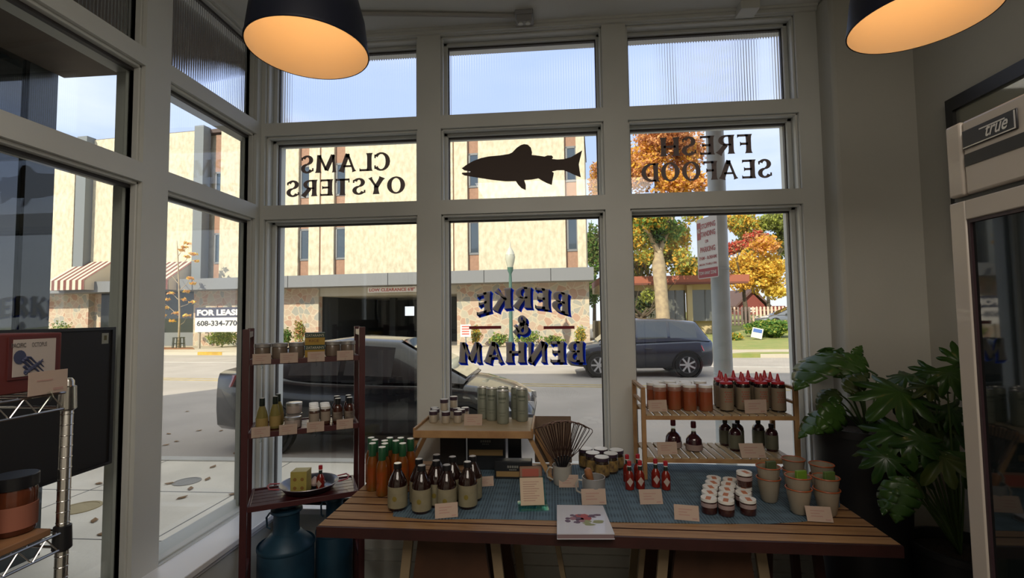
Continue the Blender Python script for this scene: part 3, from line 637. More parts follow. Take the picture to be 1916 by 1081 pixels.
def whisk():
    t = thing('flat_whisk', 'flat_whisk', 'whisk')
    G().tube([(0, 0, .0), (0, 0, .118)], .0052, 8).build('handle', BLACK, t)
    for k, w in enumerate((.046, .028, .011)):
        hh = .288 - k * .003; P = [(-.004, 0, .11), (-w * .55, .0, .165), (-w, 0, hh - .012), (-w * .93, 0, hh - .003), (-w * .8, 0, hh), (w * .8, 0, hh), (w * .93, 0, hh - .003), (w, 0, hh - .012), (w * .55, 0, .165), (.004, 0, .11)]
        G().tube(P, .0021, 6).build('wire_loop', WIRE, t)
    return t
pr_ = whisk(); wl = ['leftmost', 'second from left', 'third from left', 'third from right', 'second from right', 'rightmost']
for k in range(6):
    o = pr_ if k == 0 else dup(pr_)
    a = -.36 + k * .165
    o.location = mp_ + Vector((-sin(a) * .02, (k - 2.5) * .0112, .022)); o.rotation_euler = (0, a, 0)
    o['label'] = 'flat wire whisk with looped tines, %s in the mug fan' % wl[k]; o['group'] = 'flat whisks in the mug'; o['category'] = 'whisk'
# second mug with pestle
p = at(1115, 948, Z=MZ); mug((p.x, p.y + .094, MZ), .052, .10, 'pale see-through mug with a wooden pestle behind a price card', -1, mat('mug_grey', (.28, .28, .28), .3, coat=.4))
PST = mat('pestle_wood', (.36, .15, .06), .4, noise_amt=.2, scale=20)
g = G(); R = Matrix.Translation((p.x + .008, p.y + .094, MZ + .016)) @ Matrix.Rotation(-.30, 4, 'Y')
g.lathe([(.001, 0), (.009, .002), (.010, .05), (.016, .085), (.0185, .105), (.015, .122), (.001, .130)], 20, M=R)
tag(g.build('pestle', PST), 'turned brown wooden pestle standing in the pale mug', 'pestle')
# orange packet
p = at(993, 903, Z=MZ); t = thing('orange_packet', 'orange and tan packet lying behind the acrylic card stand', 'packet', (p.x, p.y + .03, MZ), .08)
R = Matrix.Rotation(-.3, 4, 'X')
G().box(-.058, -.006, 0, .058, .008, .07, M=R).build('packet', mat('tan_packet', (.28, .15, .09), .5), t, bevel=.004)
G().box(-.045, -.0075, .008, .040, -.0062, .058, M=R).build('label', mat('red_orange_label', (.40, .06, .025), .4), t)
# ================================================================ FOLDING TRAY STAND
BAM = mat('bamboo', (.46, .27, .12), .45, c2=(.34, .18, .08), scale=6, stretch=(2, 20, 2))
BAMT = mat('bamboo_top', (.50, .40, .26), .5, c2=(.42, .31, .18), scale=4, stretch=(2, 20, 2))
t = thing('tray_stand', 'small bamboo bed tray with splayed legs holding cans and jars', 'tray', (0, 0, 0))
x0, x1, y0, y1, zt = -.712, -.115, 2.46, 2.79, 1.012
G().box(x0, y0, zt - .03, x1, y1, zt).build('top', BAMT, t, bevel=.003)
G().box(x0 - .006, y0 - .012, zt - .035, x1 + .006, y0, zt + .002).box(x0 - .012, y0, zt - .035, x0, y1, zt + .012).box(x1, y0, zt - .035, x1 + .012, y1, zt + .012).build('rim_rail', BAM, t, bevel=.002)
for sx, xx in ((-1, x0 + .01), (1, x1 - .01)):
    for yy in (y0 + .03, y1 - .03):
        G().bar((xx, yy, zt - .034), (xx + sx * .112, yy, TZ + .011), .014, .022).build('leg', BAM, t)
    G().bar((xx + sx * .105, y0 + .04, TZ + .03), (xx + sx * .105, y1 - .04, TZ + .03), .014).build('stretcher', BAM, t)
# tall cans on the tray
CANM = mat('sage_can', (.29, .31, .25), .35, .2, noise_amt=.05, scale=5)
def tallcan():
    t = vessel('tall_can', 'can', [('can', [(.028, 0), (.032, .006), (.033, .012), (.033, .164), (.030, .172)], CANM), ('lid', [(.030, .172), (.0315, .173), (.0315, .178), (.029, .178), (.028, .175)], SILV)])()
    r = .0336; g = G()
    for k, (zz, n_, hh) in enumerate(((.132, 7, .012), (.114, 5, .006), (.06, 6, .003), (.045, 4, .003))):
        for i in range(n_):
            a = (-.5 * (n_ - 1) + i) * .19; w = .065
            g.add([(r * sin(a - w), -r * cos(a - w), zz), (r * sin(a + w), -r * cos(a + w), zz), (r * sin(a + w), -r * cos(a + w), zz + hh), (r * sin(a - w), -r * cos(a - w), zz + hh)], [(0, 1, 2, 3)])
    g.build('print', mat('dark_sage_print', (.10, .12, .09), .6), t, smooth=0)
    return t
def onp(x, y, z): q = at(x, y, Z=z); return (q.x, q.y)
cn = [(940.5, 730, 'foremost can'), (914, 724.5, 'left can'), (973, 725, 'right can'), (943, 721, 'middle can of the back row'), (914, 720, 'back left can'), (973, 719, 'back right can')]
sp_ = [((*onp(x, y, zt + .178), zt), 'tall sage green can, %s on the bamboo tray' % l) for x, y, l in cn]
spread(tallcan, relax(sp_, .069, xl=(-.675, -.15), yl=(2.50, 2.755)), 'tall sage cans on the bamboo tray')
# little jars on the tray
PC = mat('plum_cap', (.055, .03, .045), .4); CB = mat('cream_jar', (.40, .34, .26), .4)
def mini(): return vessel('mini_jar', 'jar', [('jar', [(.020, 0), (.0225, .002), (.0225, .040), (.020, .043)], CB), ('cap', [(.0225, .0415), (.0235, .042), (.0235, .060), (.0225, .0605)], PC), ('cap_top', [(.021, .0607), (.021, .0615)], WLID)])()
mj = [((185, 292), 'front row, left'), ((325, 300), 'front row, middle'), ((460, 296), 'front row, right'), ((200, 255), 'left column, second from front'), ((225, 228), 'left column, rear'), ((497, 264), 'right column, second from front'), ((518, 237), 'right column, third from front'), ((542, 210), 'right column, rearmost')]
sp_ = [((*onp(780 + a / 6.004, 720 + b / 6.004, zt + .061), zt), 'mini jar with plum cap on the bamboo tray, ' + l) for (a, b), l in mj]
sp_ = relax(sp_, .049, xl=(-.685, -.35), yl=(2.49, 2.76))
mm_ = spread(mini, sp_, 'mini plum-capped jars on the bamboo tray')
fx = (sp_[0][0][0] + sp_[1][0][0]) / 2 + .02
dup(mm_[0], (fx, sp_[0][0][1] + .02, zt + .062), 'mini plum-capped jar stacked on top at the front'); dup(mm_[0], (fx + .035, sp_[3][0][1] + .05, zt), 'mini plum-capped jar on the tray beneath the rear stacked jar')
dup(mm_[0], (fx + .035, sp_[3][0][1] + .05, zt + .062), 'mini plum-capped jar stacked on top at the back, highest jar')
card(868, 796, 902, 796, zt + .001, 'reddish price card on the bamboo tray between jars and cans', .3)
# black packages below the tray
BX = mat('black_package', (.016, .018, .022), .4); BXG = mat('tan_band', (.34, .22, .09), .5)
for nm_, x0_, x1_, yt, yb, Y, dz in (('black gift package at left under the bamboo tray', 823, 872, 812, 870, 2.74, 0), ('large black gift package with tan band under the bamboo tray', 874, 944, 815, 872, 2.66, .028), ('black package at right rear under the bamboo tray', 950, 975, 812, 860, 2.76, .0), ('low black package with tan band behind the orange packet', 925, 995, 862, 903, 2.52, .012)):
    a = at(x0_, yt, Y=Y); b_ = at(x1_, yt, Y=Y)
    t = thing('gift_package', nm_, 'package', ((a.x + b_.x) / 2, Y, TZ + .004), 0, 'black packages under the tray'); w = (b_.x - a.x) / 2; h = min(a.z - TZ - .004, zt - .045 - TZ)
    G().box(-w, 0, 0, w, .06, h).build('package', BX, t, bevel=.004)
    if dz:
        bz = .066 if dz > .02 else 0
        G().box(-w * .9, -.003, .012 + bz, w * .9, -.0002, .035 + dz * .3 + bz).build('band', BXG, t)
        g = G()
        for k in range(5): g.box(-.03 + k * .012, -.002, h - .035, -.021 + k * .012, -.0002, h - .023)
        for k in range(4): g.box(-.02 + k * .010, -.002, h - .047, -.013 + k * .010, -.0002, h - .041)
        g.build('print', mat('grey_print', (.22, .22, .20), .6), t)
# brown board leaning behind the whisks
g = G(); a = at(1000, 778, Y=2.83); b_ = at(1068, 776, Y=2.83)
R = Matrix.Translation(((a.x + b_.x) / 2, 2.80, TZ + .002)) @ Matrix.Rotation(-.12, 4, 'X')
w = (b_.x - a.x) / 2; g.box(-w, -.012, .005, w, 0, (a.z - TZ), M=R)
tag(g.build('leaning_board', mat('board_brown', (.20, .13, .085), .6, noise_amt=.25, scale=9), bevel=.003), 'plain brown board leaning upright behind the fan of whisks', 'board')
# ================================================================ BAMBOO SHELF
t = thing('bamboo_shelf', 'two-tier slatted bamboo shelf standing on the back of the table', 'shelf', (0, 0, 0))
bx0, bx1, by0, by1 = .462, 1.215, 2.55, 2.82
zl, zu, zp = .868, 1.083, 1.205; LFT = .0008
for xx in (bx0, bx1):
    for yy in (by0, by1): G().box(xx - .011, yy - .011, TZ + .003, xx + .011, yy + .011, zp if yy == by0 else zp + .0).build('post', BAM, t, bevel=.002)
    G().box(xx - .010, by0 - .011, zp, xx + .010, by1 + .011, zp + .014).build('side_rail', BAM, t)
    G().box(xx - .008, by0 + .012, zu + .05, xx + .008, by1 - .012, zu + .062).build('side_rail', BAM, t)
for nmz, zz in (('lower_tier', zl), ('upper_tier', zu)):
    fr = G().box(bx0 + .011, by0 - .010, zz - .028, bx1 - .011, by0 + .004, zz - .008).box(bx0 + .011, by1 - .004, zz - .028, bx1 - .011, by1 + .010, zz - .008).build('shelf_rail', BAM, t)
    g = G(); ns = 17
    for k in range(ns):
        xa = bx0 + .014 + (bx1 - bx0 - .028) * k / ns; g.box(xa, by0 - .010, zz - .008, xa + (bx1 - bx0) / ns * .70, by1 + .010, zz - .001)
    g.build('slats', BAMT, t)
AMB = mat('amber_preserve', (.50, .11, .045), .12, c2=(.40, .16, .07), scale=8, trans=.4, coat=.5)
PNK = mat('pink_frost', (.50, .26, .20), .3, trans=.4)
def honey(): return vessel('tall_preserve_jar', 'jar', [('jar', [(.030, 0), (.034, .003), (.034, .088), (.034, .110)], AMB), ('headspace', [(.0343, .1), (.0343, .118), (.031, .122)], PNK), ('lid', [(.0335, .1215), (.034, .122), (.034, .134), (.033, .135)], WLID)])()
hl = [((255, 285), 'leftmost in the front row'), ((400, 285), 'second in the front row'), ((538, 290), 'third in the front row'), ((687, 293), 'rightmost in the front row'), ((220, 262), 'left in the middle row'), ((500, 268), 'right in the middle row'),
      ((190, 240), 'leftmost in the back row'), ((330, 243), 'second in the back row'), ((475, 248), 'third in the back row'), ((615, 248), 'rightmost in the back row')]
sp_ = [((*onp(1180 + a / 4.915, 660 + b_ / 4.915, zu + .135), zu), 'red-amber preserve jar with white lid, %s on the bamboo shelf' % l) for (a, b_), l in hl]
spread(honey, relax(sp_, .0695, xl=(.51, 1.165), yl=(2.59, 2.785)), 'red-amber jars on the bamboo shelf')
SQ = mat('squeeze_label', (.26, .20, .135), .6, noise_amt=.08, scale=20)
def squeeze():
    t = vessel('squeeze_bottle', 'bottle', [('bottle', [(.030, 0), (.034, .003), (.034, .135), (.032, .140)], DARK), ('label', band(.034, .008, .122), SQ),
        ('collar', [(.030, .140), (.031, .141), (.031, .152), (.022, .156)], REDC), ('nozzle', [(.014, .156), (.010, .166), (.0045, .192), (.002, .194)], REDC)])()
    r = .0362; g = G()
    for k in range(5):
        zz = .098 - k * .012
        for i in range(4 - (k % 2)):
            a = (-1.5 + i) * .30 + (.15 if k % 2 else 0); w = .10
            g.add([(r * sin(a - w), -r * cos(a - w), zz), (r * sin(a + w), -r * cos(a + w), zz), (r * sin(a + w), -r * cos(a + w), zz + .006), (r * sin(a - w), -r * cos(a - w), zz + .006)], [(0, 1, 2, 3)])
    g.build('print', mat('red_print', (.34, .09, .06), .6), t, smooth=0); return t
sl = [((873, 190), 'leftmost front'), ((1025, 185), 'second front'), ((1190, 185), 'third front, behind a price card'), ((1350, 190), 'rightmost front'), ((828, 170), 'leftmost middle-row'), ((975, 165), 'second middle-row'), ((1130, 165), 'third middle-row'), ((1275, 170), 'rightmost middle-row'),
      ((783, 150), 'leftmost back-row'), ((922, 150), 'second back-row'), ((1065, 150), 'third back-row'), ((1213, 150), 'rightmost back-row')]
sp_ = [((*onp(1180 + a / 4.915, 660 + b_ / 4.915, zu + .194), zu), '%s squeeze bottle with red pointed cap on the bamboo shelf' % l) for (a, b_), l in sl]
spread(squeeze, relax(sp_, .0705, xl=(.51, 1.168), yl=(2.59, 2.785)), 'red-capped squeeze bottles')
SYR = mat('dark_syrup', (.035, .006, .012), .08, coat=.7); WAX = mat('maroon_wax', (.12, .008, .02), .35)
def syrup():
    return vessel('syrup_bottle', 'bottle', [('bottle', [(.036, 0), (.041, .005), (.042, .035), (.040, .060), (.028, .078), (.014, .088), (.0115, .10)], SYR), ('label', band(.0425, .006, .036), mat('mauve_band', (.30, .22, .20), .7)),
        ('neck', [(.0112, .096), (.0112, .122)], CLEAR), ('wax_cap', [(.0125, .118), (.014, .122), (.0135, .146), (.012, .152)], WAX)])()
spread(syrup, [((*onp(1259, 784, zl + .152), zl), 'left round syrup bottle with maroon wax neck on the lower tier'), ((*onp(1297, 788, zl + .152), zl), 'right round syrup bottle with maroon wax neck on the lower tier')], 'round syrup bottles')
FLK = mat('flask_label', (.13, .13, .09), .5, noise_amt=.2, scale=15)
def flask():
    t = thing('flask_bottle', 'x', 'bottle')
    G().lathe([(.028, 0), (.031, .004), (.031, .094), (.026, .106), (.014, .116), (.010, .120)], 20).build('bottle', SYR, t, smooth=40)
    G().lathe(band(.031, .012, .084), 20).build('label', FLK, t); G().lathe([(.010, .119), (.0128, .120), (.0128, .138), (.012, .139)], 20).build('cap', BLACK, t)
    return t
fl = [((862, 608), 'rear left flask'), ((980, 612), 'rear flask second from left'), ((955, 650), 'front left flask'), ((1170, 612), 'rear right flask'), ((1290, 652), 'front right flask')]
sp_ = [((*onp(1180 + a / 4.915, 660 + b_ / 4.915, zl + .139), zl), '%s bottle with dark cap on the lower bamboo tier' % l) for (a, b_), l in fl]
spread(flask, relax(sp_, .066, xl=(.51, 1.168), yl=(2.59, 2.785)), 'dark flask bottles on the lower tier')
card(1214, 771, 1249, 770, zu, 'price card before the red-amber jars on the bamboo shelf', .2)
card(1394, 774, 1435, 773, zu, 'price card before the red-capped squeeze bottles', .05)
card(1231, 851, 1268, 850, zl, 'price card left of the round syrup bottles', .2)
card(1388, 857, 1434, 857, zl, 'brown price card between the dark flask bottles', .5)

# ================================================================ RED SHELF
MAH = mat('maroon_paint', (.070, .012, .015), .35, coat=.3, noise_amt=.2, scale=6)
fl_, fr_ = Vector((-1.525, 2.325, 0)), Vector((-1.062, 2.575, 0)); d = fr_ - fl_; wid = d.length; ang = atan2(d.y, d.x)
t = thing('maroon_shelf', 'maroon painted folding shelf in the window corner left of the table', 'shelf', fl_, ang)
dep = .26; RS = Matrix.Translation(fl_) @ Matrix.Rotation(ang, 4, 'Z')
for xx in (-.018, wid + .018):
    for yy in (0, dep): G().box(xx - .016, yy - .011, 0.001, xx + .016, yy + .011, 1.545).build('post', MAH, t, bevel=.002)
    G().box(xx - .012, .012, 1.50, xx + .012, dep - .012, 1.53).build('side_rail', MAH, t); G().box(xx - .010, .012, .28, xx + .010, dep - .012, .31).build('side_rail', MAH, t)
for zz in (.66, 1.02, 1.385):
    g = G(); g.box(-.001, -.014, zz - .022, wid + .001, 0, zz + .006).box(-.001, dep, zz - .022, wid + .001, dep + .014, zz + .006).box(-.001, 0, zz - .022, .012, dep, zz + .006).box(wid - .012, 0, zz - .022, wid + .001, dep, zz + .006)
    g.build('tray_rim', MAH, t, bevel=.002)
    g = G()
    for k in range(5): g.box(.012, .004 + k * (dep - .008) / 5, zz - .010, wid - .012, (k + 1) * (dep - .008) / 5 - .002, zz)
    g.build('slats', MAH, t)
def rs(x, y, z): return tuple(RS @ Vector((x, y, z)))
def rsp(px, py, z, zs_):  # from the photo: point at height z, clamped into the shelf
    q = RS.inverted() @ at(px, py, Z=z); return rs(min(max(q.x, .04), wid - .04), min(max(q.y, .035), dep - .03), zs_)
Z1, Z2, Z3 = 1.386, 1.021, .661
OLV = mat('pale_oil', (.42, .36, .12), .1, trans=.55, coat=.6)
def oil(): return vessel('oil_bottle', 'bottle', [('bottle', [(.024, 0), (.028, .003), (.028, .070), (.022, .100), (.013, .125), (.012, .130)], OLV), ('label', band(.0282, .012, .066), mat('ochre_label', (.34, .24, .08), .6)), ('capsule', [(.0128, .126), (.0138, .128), (.013, .165), (.012, .1655)], mat('dark_capsule', (.012, .02, .012), .4)), ('cap_top', [(.011, .1657), (.011, .1668)], WLID)])()
spread(oil, [(rs(.055, .05, Z2), 'left pale oil bottle with dark capsule on the maroon shelf'), (rs(.115, .085, Z2), 'right pale oil bottle with dark capsule on the maroon shelf'), (rs(.125, .165, Z2), 'rear pale oil bottle, mostly hidden, on the maroon shelf')], 'pale oil bottles')
def tin(): return vessel('squat_jar', 'jar', [('jar', [(.036, 0), (.040, .003), (.040, .040), (.038, .044)], mat('pale_squat', (.36, .30, .27), .3)), ('lid', [(.0405, .044), (.0415, .045), (.0415, .057), (.040, .058)], SILV)])()
spread(tin, [(rs(.20, .06, Z2), 'lower squat jar with silver lid on the maroon shelf'), (rs(.205, .15, Z2), 'squat jar with silver lid behind the nearer one'), (rs(.205, .15, Z2 + .0585), 'squat jar stacked behind, upper silver lid')], 'squat silver-lidded jars')
def spice(): return vessel('spice_jar', 'jar', [('jar', [(.022, 0), (.025, .003), (.025, .075), (.022, .081)], mat('dark_spice', (.09, .045, .03), .2)), ('label', band(.0252, .018, .068), mat('beige_label', (.34, .28, .22), .7)), ('lid', [(.0245, .0815), (.0255, .082), (.0255, .094), (.0245, .095)], WLID)])()
spl = []
for r_ in range(4): spl.append((rs(.305, .045 + r_ * .056, Z2), 'spice jar with white lid in the left file, %s from the front' % ORD[r_], -ang))
for r_ in range(3): spl.append((rs(.362, .075 + r_ * .056, Z2), 'spice jar with white lid in the right file, %s from the front' % ORD[r_], -ang))
spread(spice, spl, 'white-lidded spice jars')
def bbq(): return vessel('dark_sauce_bottle', 'bottle', [('bottle', [(.021, 0), (.025, .003), (.025, .072), (.021, .092), (.014, .102)], mat('brown_sauce', (.06, .015, .008), .1, coat=.5)), ('label', band(.0252, .015, .062), mat('grey_band_label', (.30, .24, .19), .6, c2=(.06, .04, .03), scale=22)), ('cap', [(.015, .101), (.0165, .102), (.0165, .132), (.015, .133)], BLACK), ('cap_top', [(.0145, .1332), (.0145, .1345)], WLID)])()
spread(bbq, [(rs(.425, .065, Z2), 'dark sauce bottle, front left of four', -ang), (rs(.487, .065, Z2), 'dark sauce bottle, front right of four beside the post', -ang), (rs(.425, .15, Z2), 'dark sauce bottle, back left of four', -ang), (rs(.487, .15, Z2), 'dark sauce bottle, back right of four', -ang)], 'dark sauce bottles on the maroon shelf')
def bluelid(): return vessel('wide_jar', 'jar', [('jar', [(.034, 0), (.038, .003), (.038, .058), (.036, .062)], mat('murky_jar', (.16, .12, .09), .2)), ('lid', [(.0385, .0625), (.040, .063), (.040, .080), (.037, .082)], mat('dull_lid', (.38, .36, .34), .35, .5))])()
spread(bluelid, [(rs(.052, .06, Z1), 'wide jar with dull metal lid at the left end of the top tier'), (rs(.1335, .06, Z1), 'second wide jar with dull metal lid on the top tier'), (rs(.2145, .06, Z1), 'third wide jar left of the yellow boxes on the top tier'),
    (rs(.3963, .075, Z1), 'wide jar right of the yellow boxes on the top tier'), (rs(.4765, .075, Z1), 'wide jar at the right end of the top tier')], 'wide metal-lidded jars')
YEL = mat('yellow_box', (.42, .26, .035), .6, noise_amt=.15, scale=12); GRN = mat('green_banner', (.03, .06, .04), .6)
for k, lb in enumerate(('lower yellow and green rice mix box on the top tier', 'upper yellow and green rice mix box, stacked on the other')):
    bt = thing('rice_mix_box', lb, 'box', rs(.3053, .05, Z1 + k * .0655), ang, 'stacked yellow boxes')
    G().box(-.05, 0, 0, .05, .12, .065).build('box', YEL, bt, bevel=.001)
    G().box(-.0505, -.001, .040, .0505, .1205, .0652).build('banner', GRN, bt)
    g = G(); text(g, "ZATARAIN'S", (-.045, -.0022, .045), (1, 0, 0), (0, 0, 1), .09, .014, offset=.01); g.build('lettering', mat('banner_text', (.55, .52, .40), .6), bt, smooth=0)
    g = G(); text(g, 'RICE', (-.03, -.0012, .016), (1, 0, 0), (0, 0, 1), .05, .014, offset=.01)
    g.build('print', mat('brown_print', (.20, .08, .02), .6), bt, smooth=0)
def tagcard(x, z, label):
    ct = thing('shelf_tag', label, 'card', rs(x, -.018, z), ang, 'cards clipped to the maroon shelf')
    G().box(-.042, -.003, -.012, .042, -.0018, .040).build('card', CARDM, ct)
    g = G()
    for k, ww in enumerate((.05, .03, .04)): g.box(-.028, -.0040, .026 - k * .010, -.028 + ww, -.0032, .029 - k * .010)
    g.build('print', INK, ct)
    G().tube([(0, -.0015, .0), (0, -.003, -.02), (.004, -.004, -.032), (-.004, -.004, -.036)], .003, 6).build('clip', CLEAR, ct)
for i, x in enumerate((.055, .18, .31, .455)):
    tagcard(x, Z1 - .006, '%s price card from left clipped to the top maroon tier' % ORD[i]); tagcard(x + .0, Z2 - .006, '%s price card from left clipped to the second maroon tier' % ORD[i])
# paella pan with goods
pt_ = thing('paella_pan', 'dark shallow pan with red handles on the third maroon tier', 'pan', rs(.285, .135, Z3), ang)
G().shell([(.001, .002), (.105, .002), (.122, .012), (.148, .042), (.151, .042), (.124, .008), (.106, -.0), (.001, -.0)], 40).build('pan', mat('dark_enamel', (.03, .03, .045), .3, .3, coat=.4), pt_, smooth=50)
G().tube([(.150 * cos(a), .150 * sin(a), .042) for a in [2 * pi * i / 40 for i in range(40)]], .0022, 6, closed=True).build('rim', mat('pale_rim', (.45, .42, .45), .3, .5), pt_)
for sx in (-1, 1): G().tube([(sx * .146, -.05, .038), (sx * .195, -.045, .045), (sx * .205, 0, .048), (sx * .195, .045, .045), (sx * .146, .05, .038)], .004, 8).build('handle', mat('red_handle', (.35, .03, .05), .4), pt_)
bt = thing('spice_box', 'yellow green box with fruit pictures standing in the pan', 'box', rs(.243, .115, Z3 + .0035), ang - .35)
G().box(-.042, -.038, 0, .042, .038, .115).build('box', mat('lime_box', (.48, .40, .10), .5, noise_amt=.12, scale=25), bt, bevel=.0015)
g = G()
for (a, b_) in ((-.018, .03), (.02, .03), (-.018, .075), (.02, .075)): g.lathe([(.0095, 0), (.0095, .0008)], 12, M=Matrix.Translation((a, -.0385, b_)) @ Matrix.Rotation(pi / 2, 4, 'X'))
g.build('fruit_print', mat('fruit_print', (.30, .16, .04), .6), bt)
tb = pepper(0)(); tb.location = rs(.34, .085, Z3 + .0035); tb['label'] = 'single red pepper sauce bottle standing in the pan'; tb['category'] = 'bottle'
g = G()
for i in range(5):
    a = random.random() * 6; g.lathe([(.001, 0), (.018, .006), (.022, .018), (.014, .034), (.003, .044)], 12, (.0 + (i % 3) * .034 - .03, (i // 3) * .034, 0))
tag(g.build('garlic_net', mat('garlic_skin', (.62, .48, .46), .6, noise_amt=.2, scale=20), None, rs(.31, .165, Z3 + .004), (0, 0, ang)), 'pale pinkish garlic bulbs in net in the pan', 'garlic')

# ================================================================ MILK CANS
BLU = mat('worn_blue_paint', (.018, .07, .12), .45, .2, c2=(.010, .038, .07), scale=7)
def milkcan(x, y, s, label, rz=0, hs=1):
    t = thing('milk_can', label, 'milk can', (x, y, 0.001), rz, 'blue milk cans'); t.scale = (1, 1, hs)
    G().lathe([(.15 * s, 0), (.155 * s, .01), (.155 * s, .40 * s), (.150 * s, .415 * s), (.088 * s, .475 * s), (.074 * s, .485 * s), (.071 * s, .50 * s), (.071 * s, .575 * s), (.078 * s, .59 * s)], 36).build('body', BLU, t, smooth=40)
    G().lathe([(.080 * s, .588 * s), (.088 * s, .592 * s), (.086 * s, .605 * s), (.05 * s, .615 * s), (.045 * s, .63 * s)], 32).build('lid', BLU, t, smooth=40)
    for z in (.40, .06): G().shell([(.155 * s, z * s), (.159 * s, (z + .006) * s), (.159 * s, (z + .02) * s), (.155 * s, (z + .026) * s)], 36).build('hoop', BLU, t)
    G().tube([(-.072 * s, 0, .57 * s), (-.105 * s, 0, .575 * s), (-.125 * s, 0, .55 * s), (-.12 * s, 0, .50 * s), (-.10 * s, 0, .49 * s)], .005, 8).build('handle', BLU, t)
q = rs(.175, .115, 0); milkcan(q[0], q[1], .90, 'nearer blue milk can on the floor under the maroon shelf', hs=1.08)
q = rs(.420, .198, 0); milkcan(q[0], q[1], .64, 'farther blue milk can under the shelf, beside the table end', hs=1.5)

# ================================================================ WIRE RACK AT LEFT
rx, ry = -1.165, 1.075
t = thing('wire_rack', 'chrome wire shelving rack at the left by the window', 'rack', (0, 0, 0))
for xx, yy in ((rx, ry), (rx - .36, ry), (rx, ry - .9), (rx - .36, ry - .9)):
    g = G(); g.lathe([(.0125, 0.001), (.0125, 1.455), (.008, 1.462)], 16, (xx, yy, 0))
    for k in range(56): g.shell([(.0127, 0), (.0135, .0012), (.0127, .0024)], 16, (xx, yy, .03 + k * .0254))
    g.build('post', CHROME, t, smooth=50)
for nm_, zz in (('wire_shelf', 1.43), ('wire_shelf', 1.103), ('wire_shelf', .55)):
    g = G()
    for xx in (rx, rx - .36):
        for dz in (0, -.038): g.tube([(xx + .008 * (1 if xx == rx else -1), ry - .9, zz + dz), (xx + .008 * (1 if xx == rx else -1), ry - .012, zz + dz)], .0032, 6)
        P = []
        for k in range(31): P.append((xx + .008 * (1 if xx == rx else -1), ry - .88 + k * .0288, zz - (.0 if k % 2 else .038)))
        g.tube(P, .0022, 5)
    for yy in (ry, ry - .9):
        for dz in (0, -.038): g.tube([(rx, yy, zz + dz), (rx - .36, yy, zz + dz)], .0032, 6)
    for k in range(28): g.tube([(rx + .006, ry - .87 + k * .0315, zz + .003), (rx - .366, ry - .87 + k * .0315, zz + .003)], .0018, 5)
    g.build(nm_, CHROME, t)
    for xx, yy in ((rx, ry), (rx - .36, ry)): G().lathe([(.0135, zz - .045), (.019, zz - .04), (.017, zz + .012), (.0135, zz + .014)], 16, (xx, yy, 0)).build('collar', BLACK if zz < 1.2 else CHROME, t)
G().box(rx - .36, ry - .88, 1.1065, rx + .004, ry - .03, 1.122).build('shelf_liner_board', mat('rack_board', (.30, .15, .07), .55, noise_amt=.3, scale=10), t, label='reddish brown board on the wire tier', bevel=.002)
RZ = 1.4335
RZ += .003
ya = at(105, 650, X=rx - .04).y; yb = at(22, 650, X=rx - .04).y; wc = ya - yb; bt = thing('tinned_fish_box', 'dark red carton with an octopus picture card on the wire rack', 'box', (rx - .045, ya - .037, RZ))
G().box(-.15, -.30, 0, .0, .055, .135).build('carton', mat('maroon_carton', (.13, .025, .022), .6), bt, bevel=.003)
g = G().box(.0005, .033 - wc, .032, .003, .045, .128); g.build('picture_frame', mat('maroon_frame', (.10, .02, .02), .6), bt)
G().box(.0032, .041 - wc, .038, .0042, .037, .122).build('picture', mat('picture_card', (.50, .44, .40), .7), bt)
g = G()
g.v = []; ka_ = wc / .16
def oq(y, z): return (.0052, y * ka_ + .0, z)
g.add([oq(-.070 + .022 * cos(a), .082 + .016 * sin(a)) for a in [2 * pi * i / 14 for i in range(14)]], [tuple(range(14))])
for k in range(7):
    P = [(.0052, (-.062 + .014 * j + .002 * k) * ka_, .072 - .004 * k + .010 * sin(j * 1.1 + k)) for j in range(6)]; g.tube(P, [.0035, .003, .0025, .002, .0015, .001], 5)
g.build('octopus_print', mat('octopus_blue', (.05, .06, .12), .6), bt)
g = G(); text(g, 'PACIFIC', (.0052, -.10 * ka_, .104), (0, 1, 0), (0, 0, 1), .05 * ka_, .010, offset=.02); text(g, 'OCTOPUS', (.0052, -.03 * ka_, .104), (0, 1, 0), (0, 0, 1), .055 * ka_, .010)
g.build('lettering', INKD, bt, smooth=0)
for (yc, w, rz_, lb) in ((1.015, .085, .0, 'blank-looking price card clipped at the rack corner, right one'), (.865, .085, -.0, 'price card clipped to the wire rack edge, left one')):
    ct = thing('rack_tag', lb, 'card', (rx + .016, yc, RZ - .002), rz_, 'cards on the wire rack')
    G().box(0, -w / 2, .0, .0015, w / 2, .052).build('card', CARDM, ct)
    G().box(.0016, w * .12, .006, .0022, w * .38, .012).box(.0016, -w * .3, .030, .0022, w * .1, .033).build('print', INK, ct)
    G().tube([(.002, 0, .004), (.006, .004, -.010), (.004, -.01, -.022), (.002, -.02, -.028)], .005, 8).build('clip', CLEAR, ct)
Z2r = 1.1225
def bigjar(c1, nm_, y, h, r, lb):
    jt = thing('preserve_crock', lb, 'jar', (rx - .062, y, Z2r + .001), 0, 'jars on the wire rack')
    G().lathe([(r * .9, 0), (r, .006), (r, h * .72), (r * .94, h * .78)], 24).build('jar', mat(nm_, c1, .15, noise_amt=.5, scale=18, trans=.3, coat=.5), jt)
    G().lathe([(r * .97, h * .78), (r * 1.04, h * .79), (r * 1.04, h * .99), (r, h)], 24).build('lid', BLACK, jt)
    G().lathe(band(r, h * .1, h * .5), 24).build('label', mat('jar_paper_' + nm_.split('_')[0], tuple(min(1, v * 1.3 + .03) for v in c1), .7), jt)
bigjar((.20, .055, .025), 'orange_pickle', 1.018, .128, .041, 'orange jar with black lid on the lower wire tier')
bigjar((.24, .16, .04), 'yellow_pickle', .925, .128, .041, 'yellow jar with black lid at the picture edge on the wire rack')
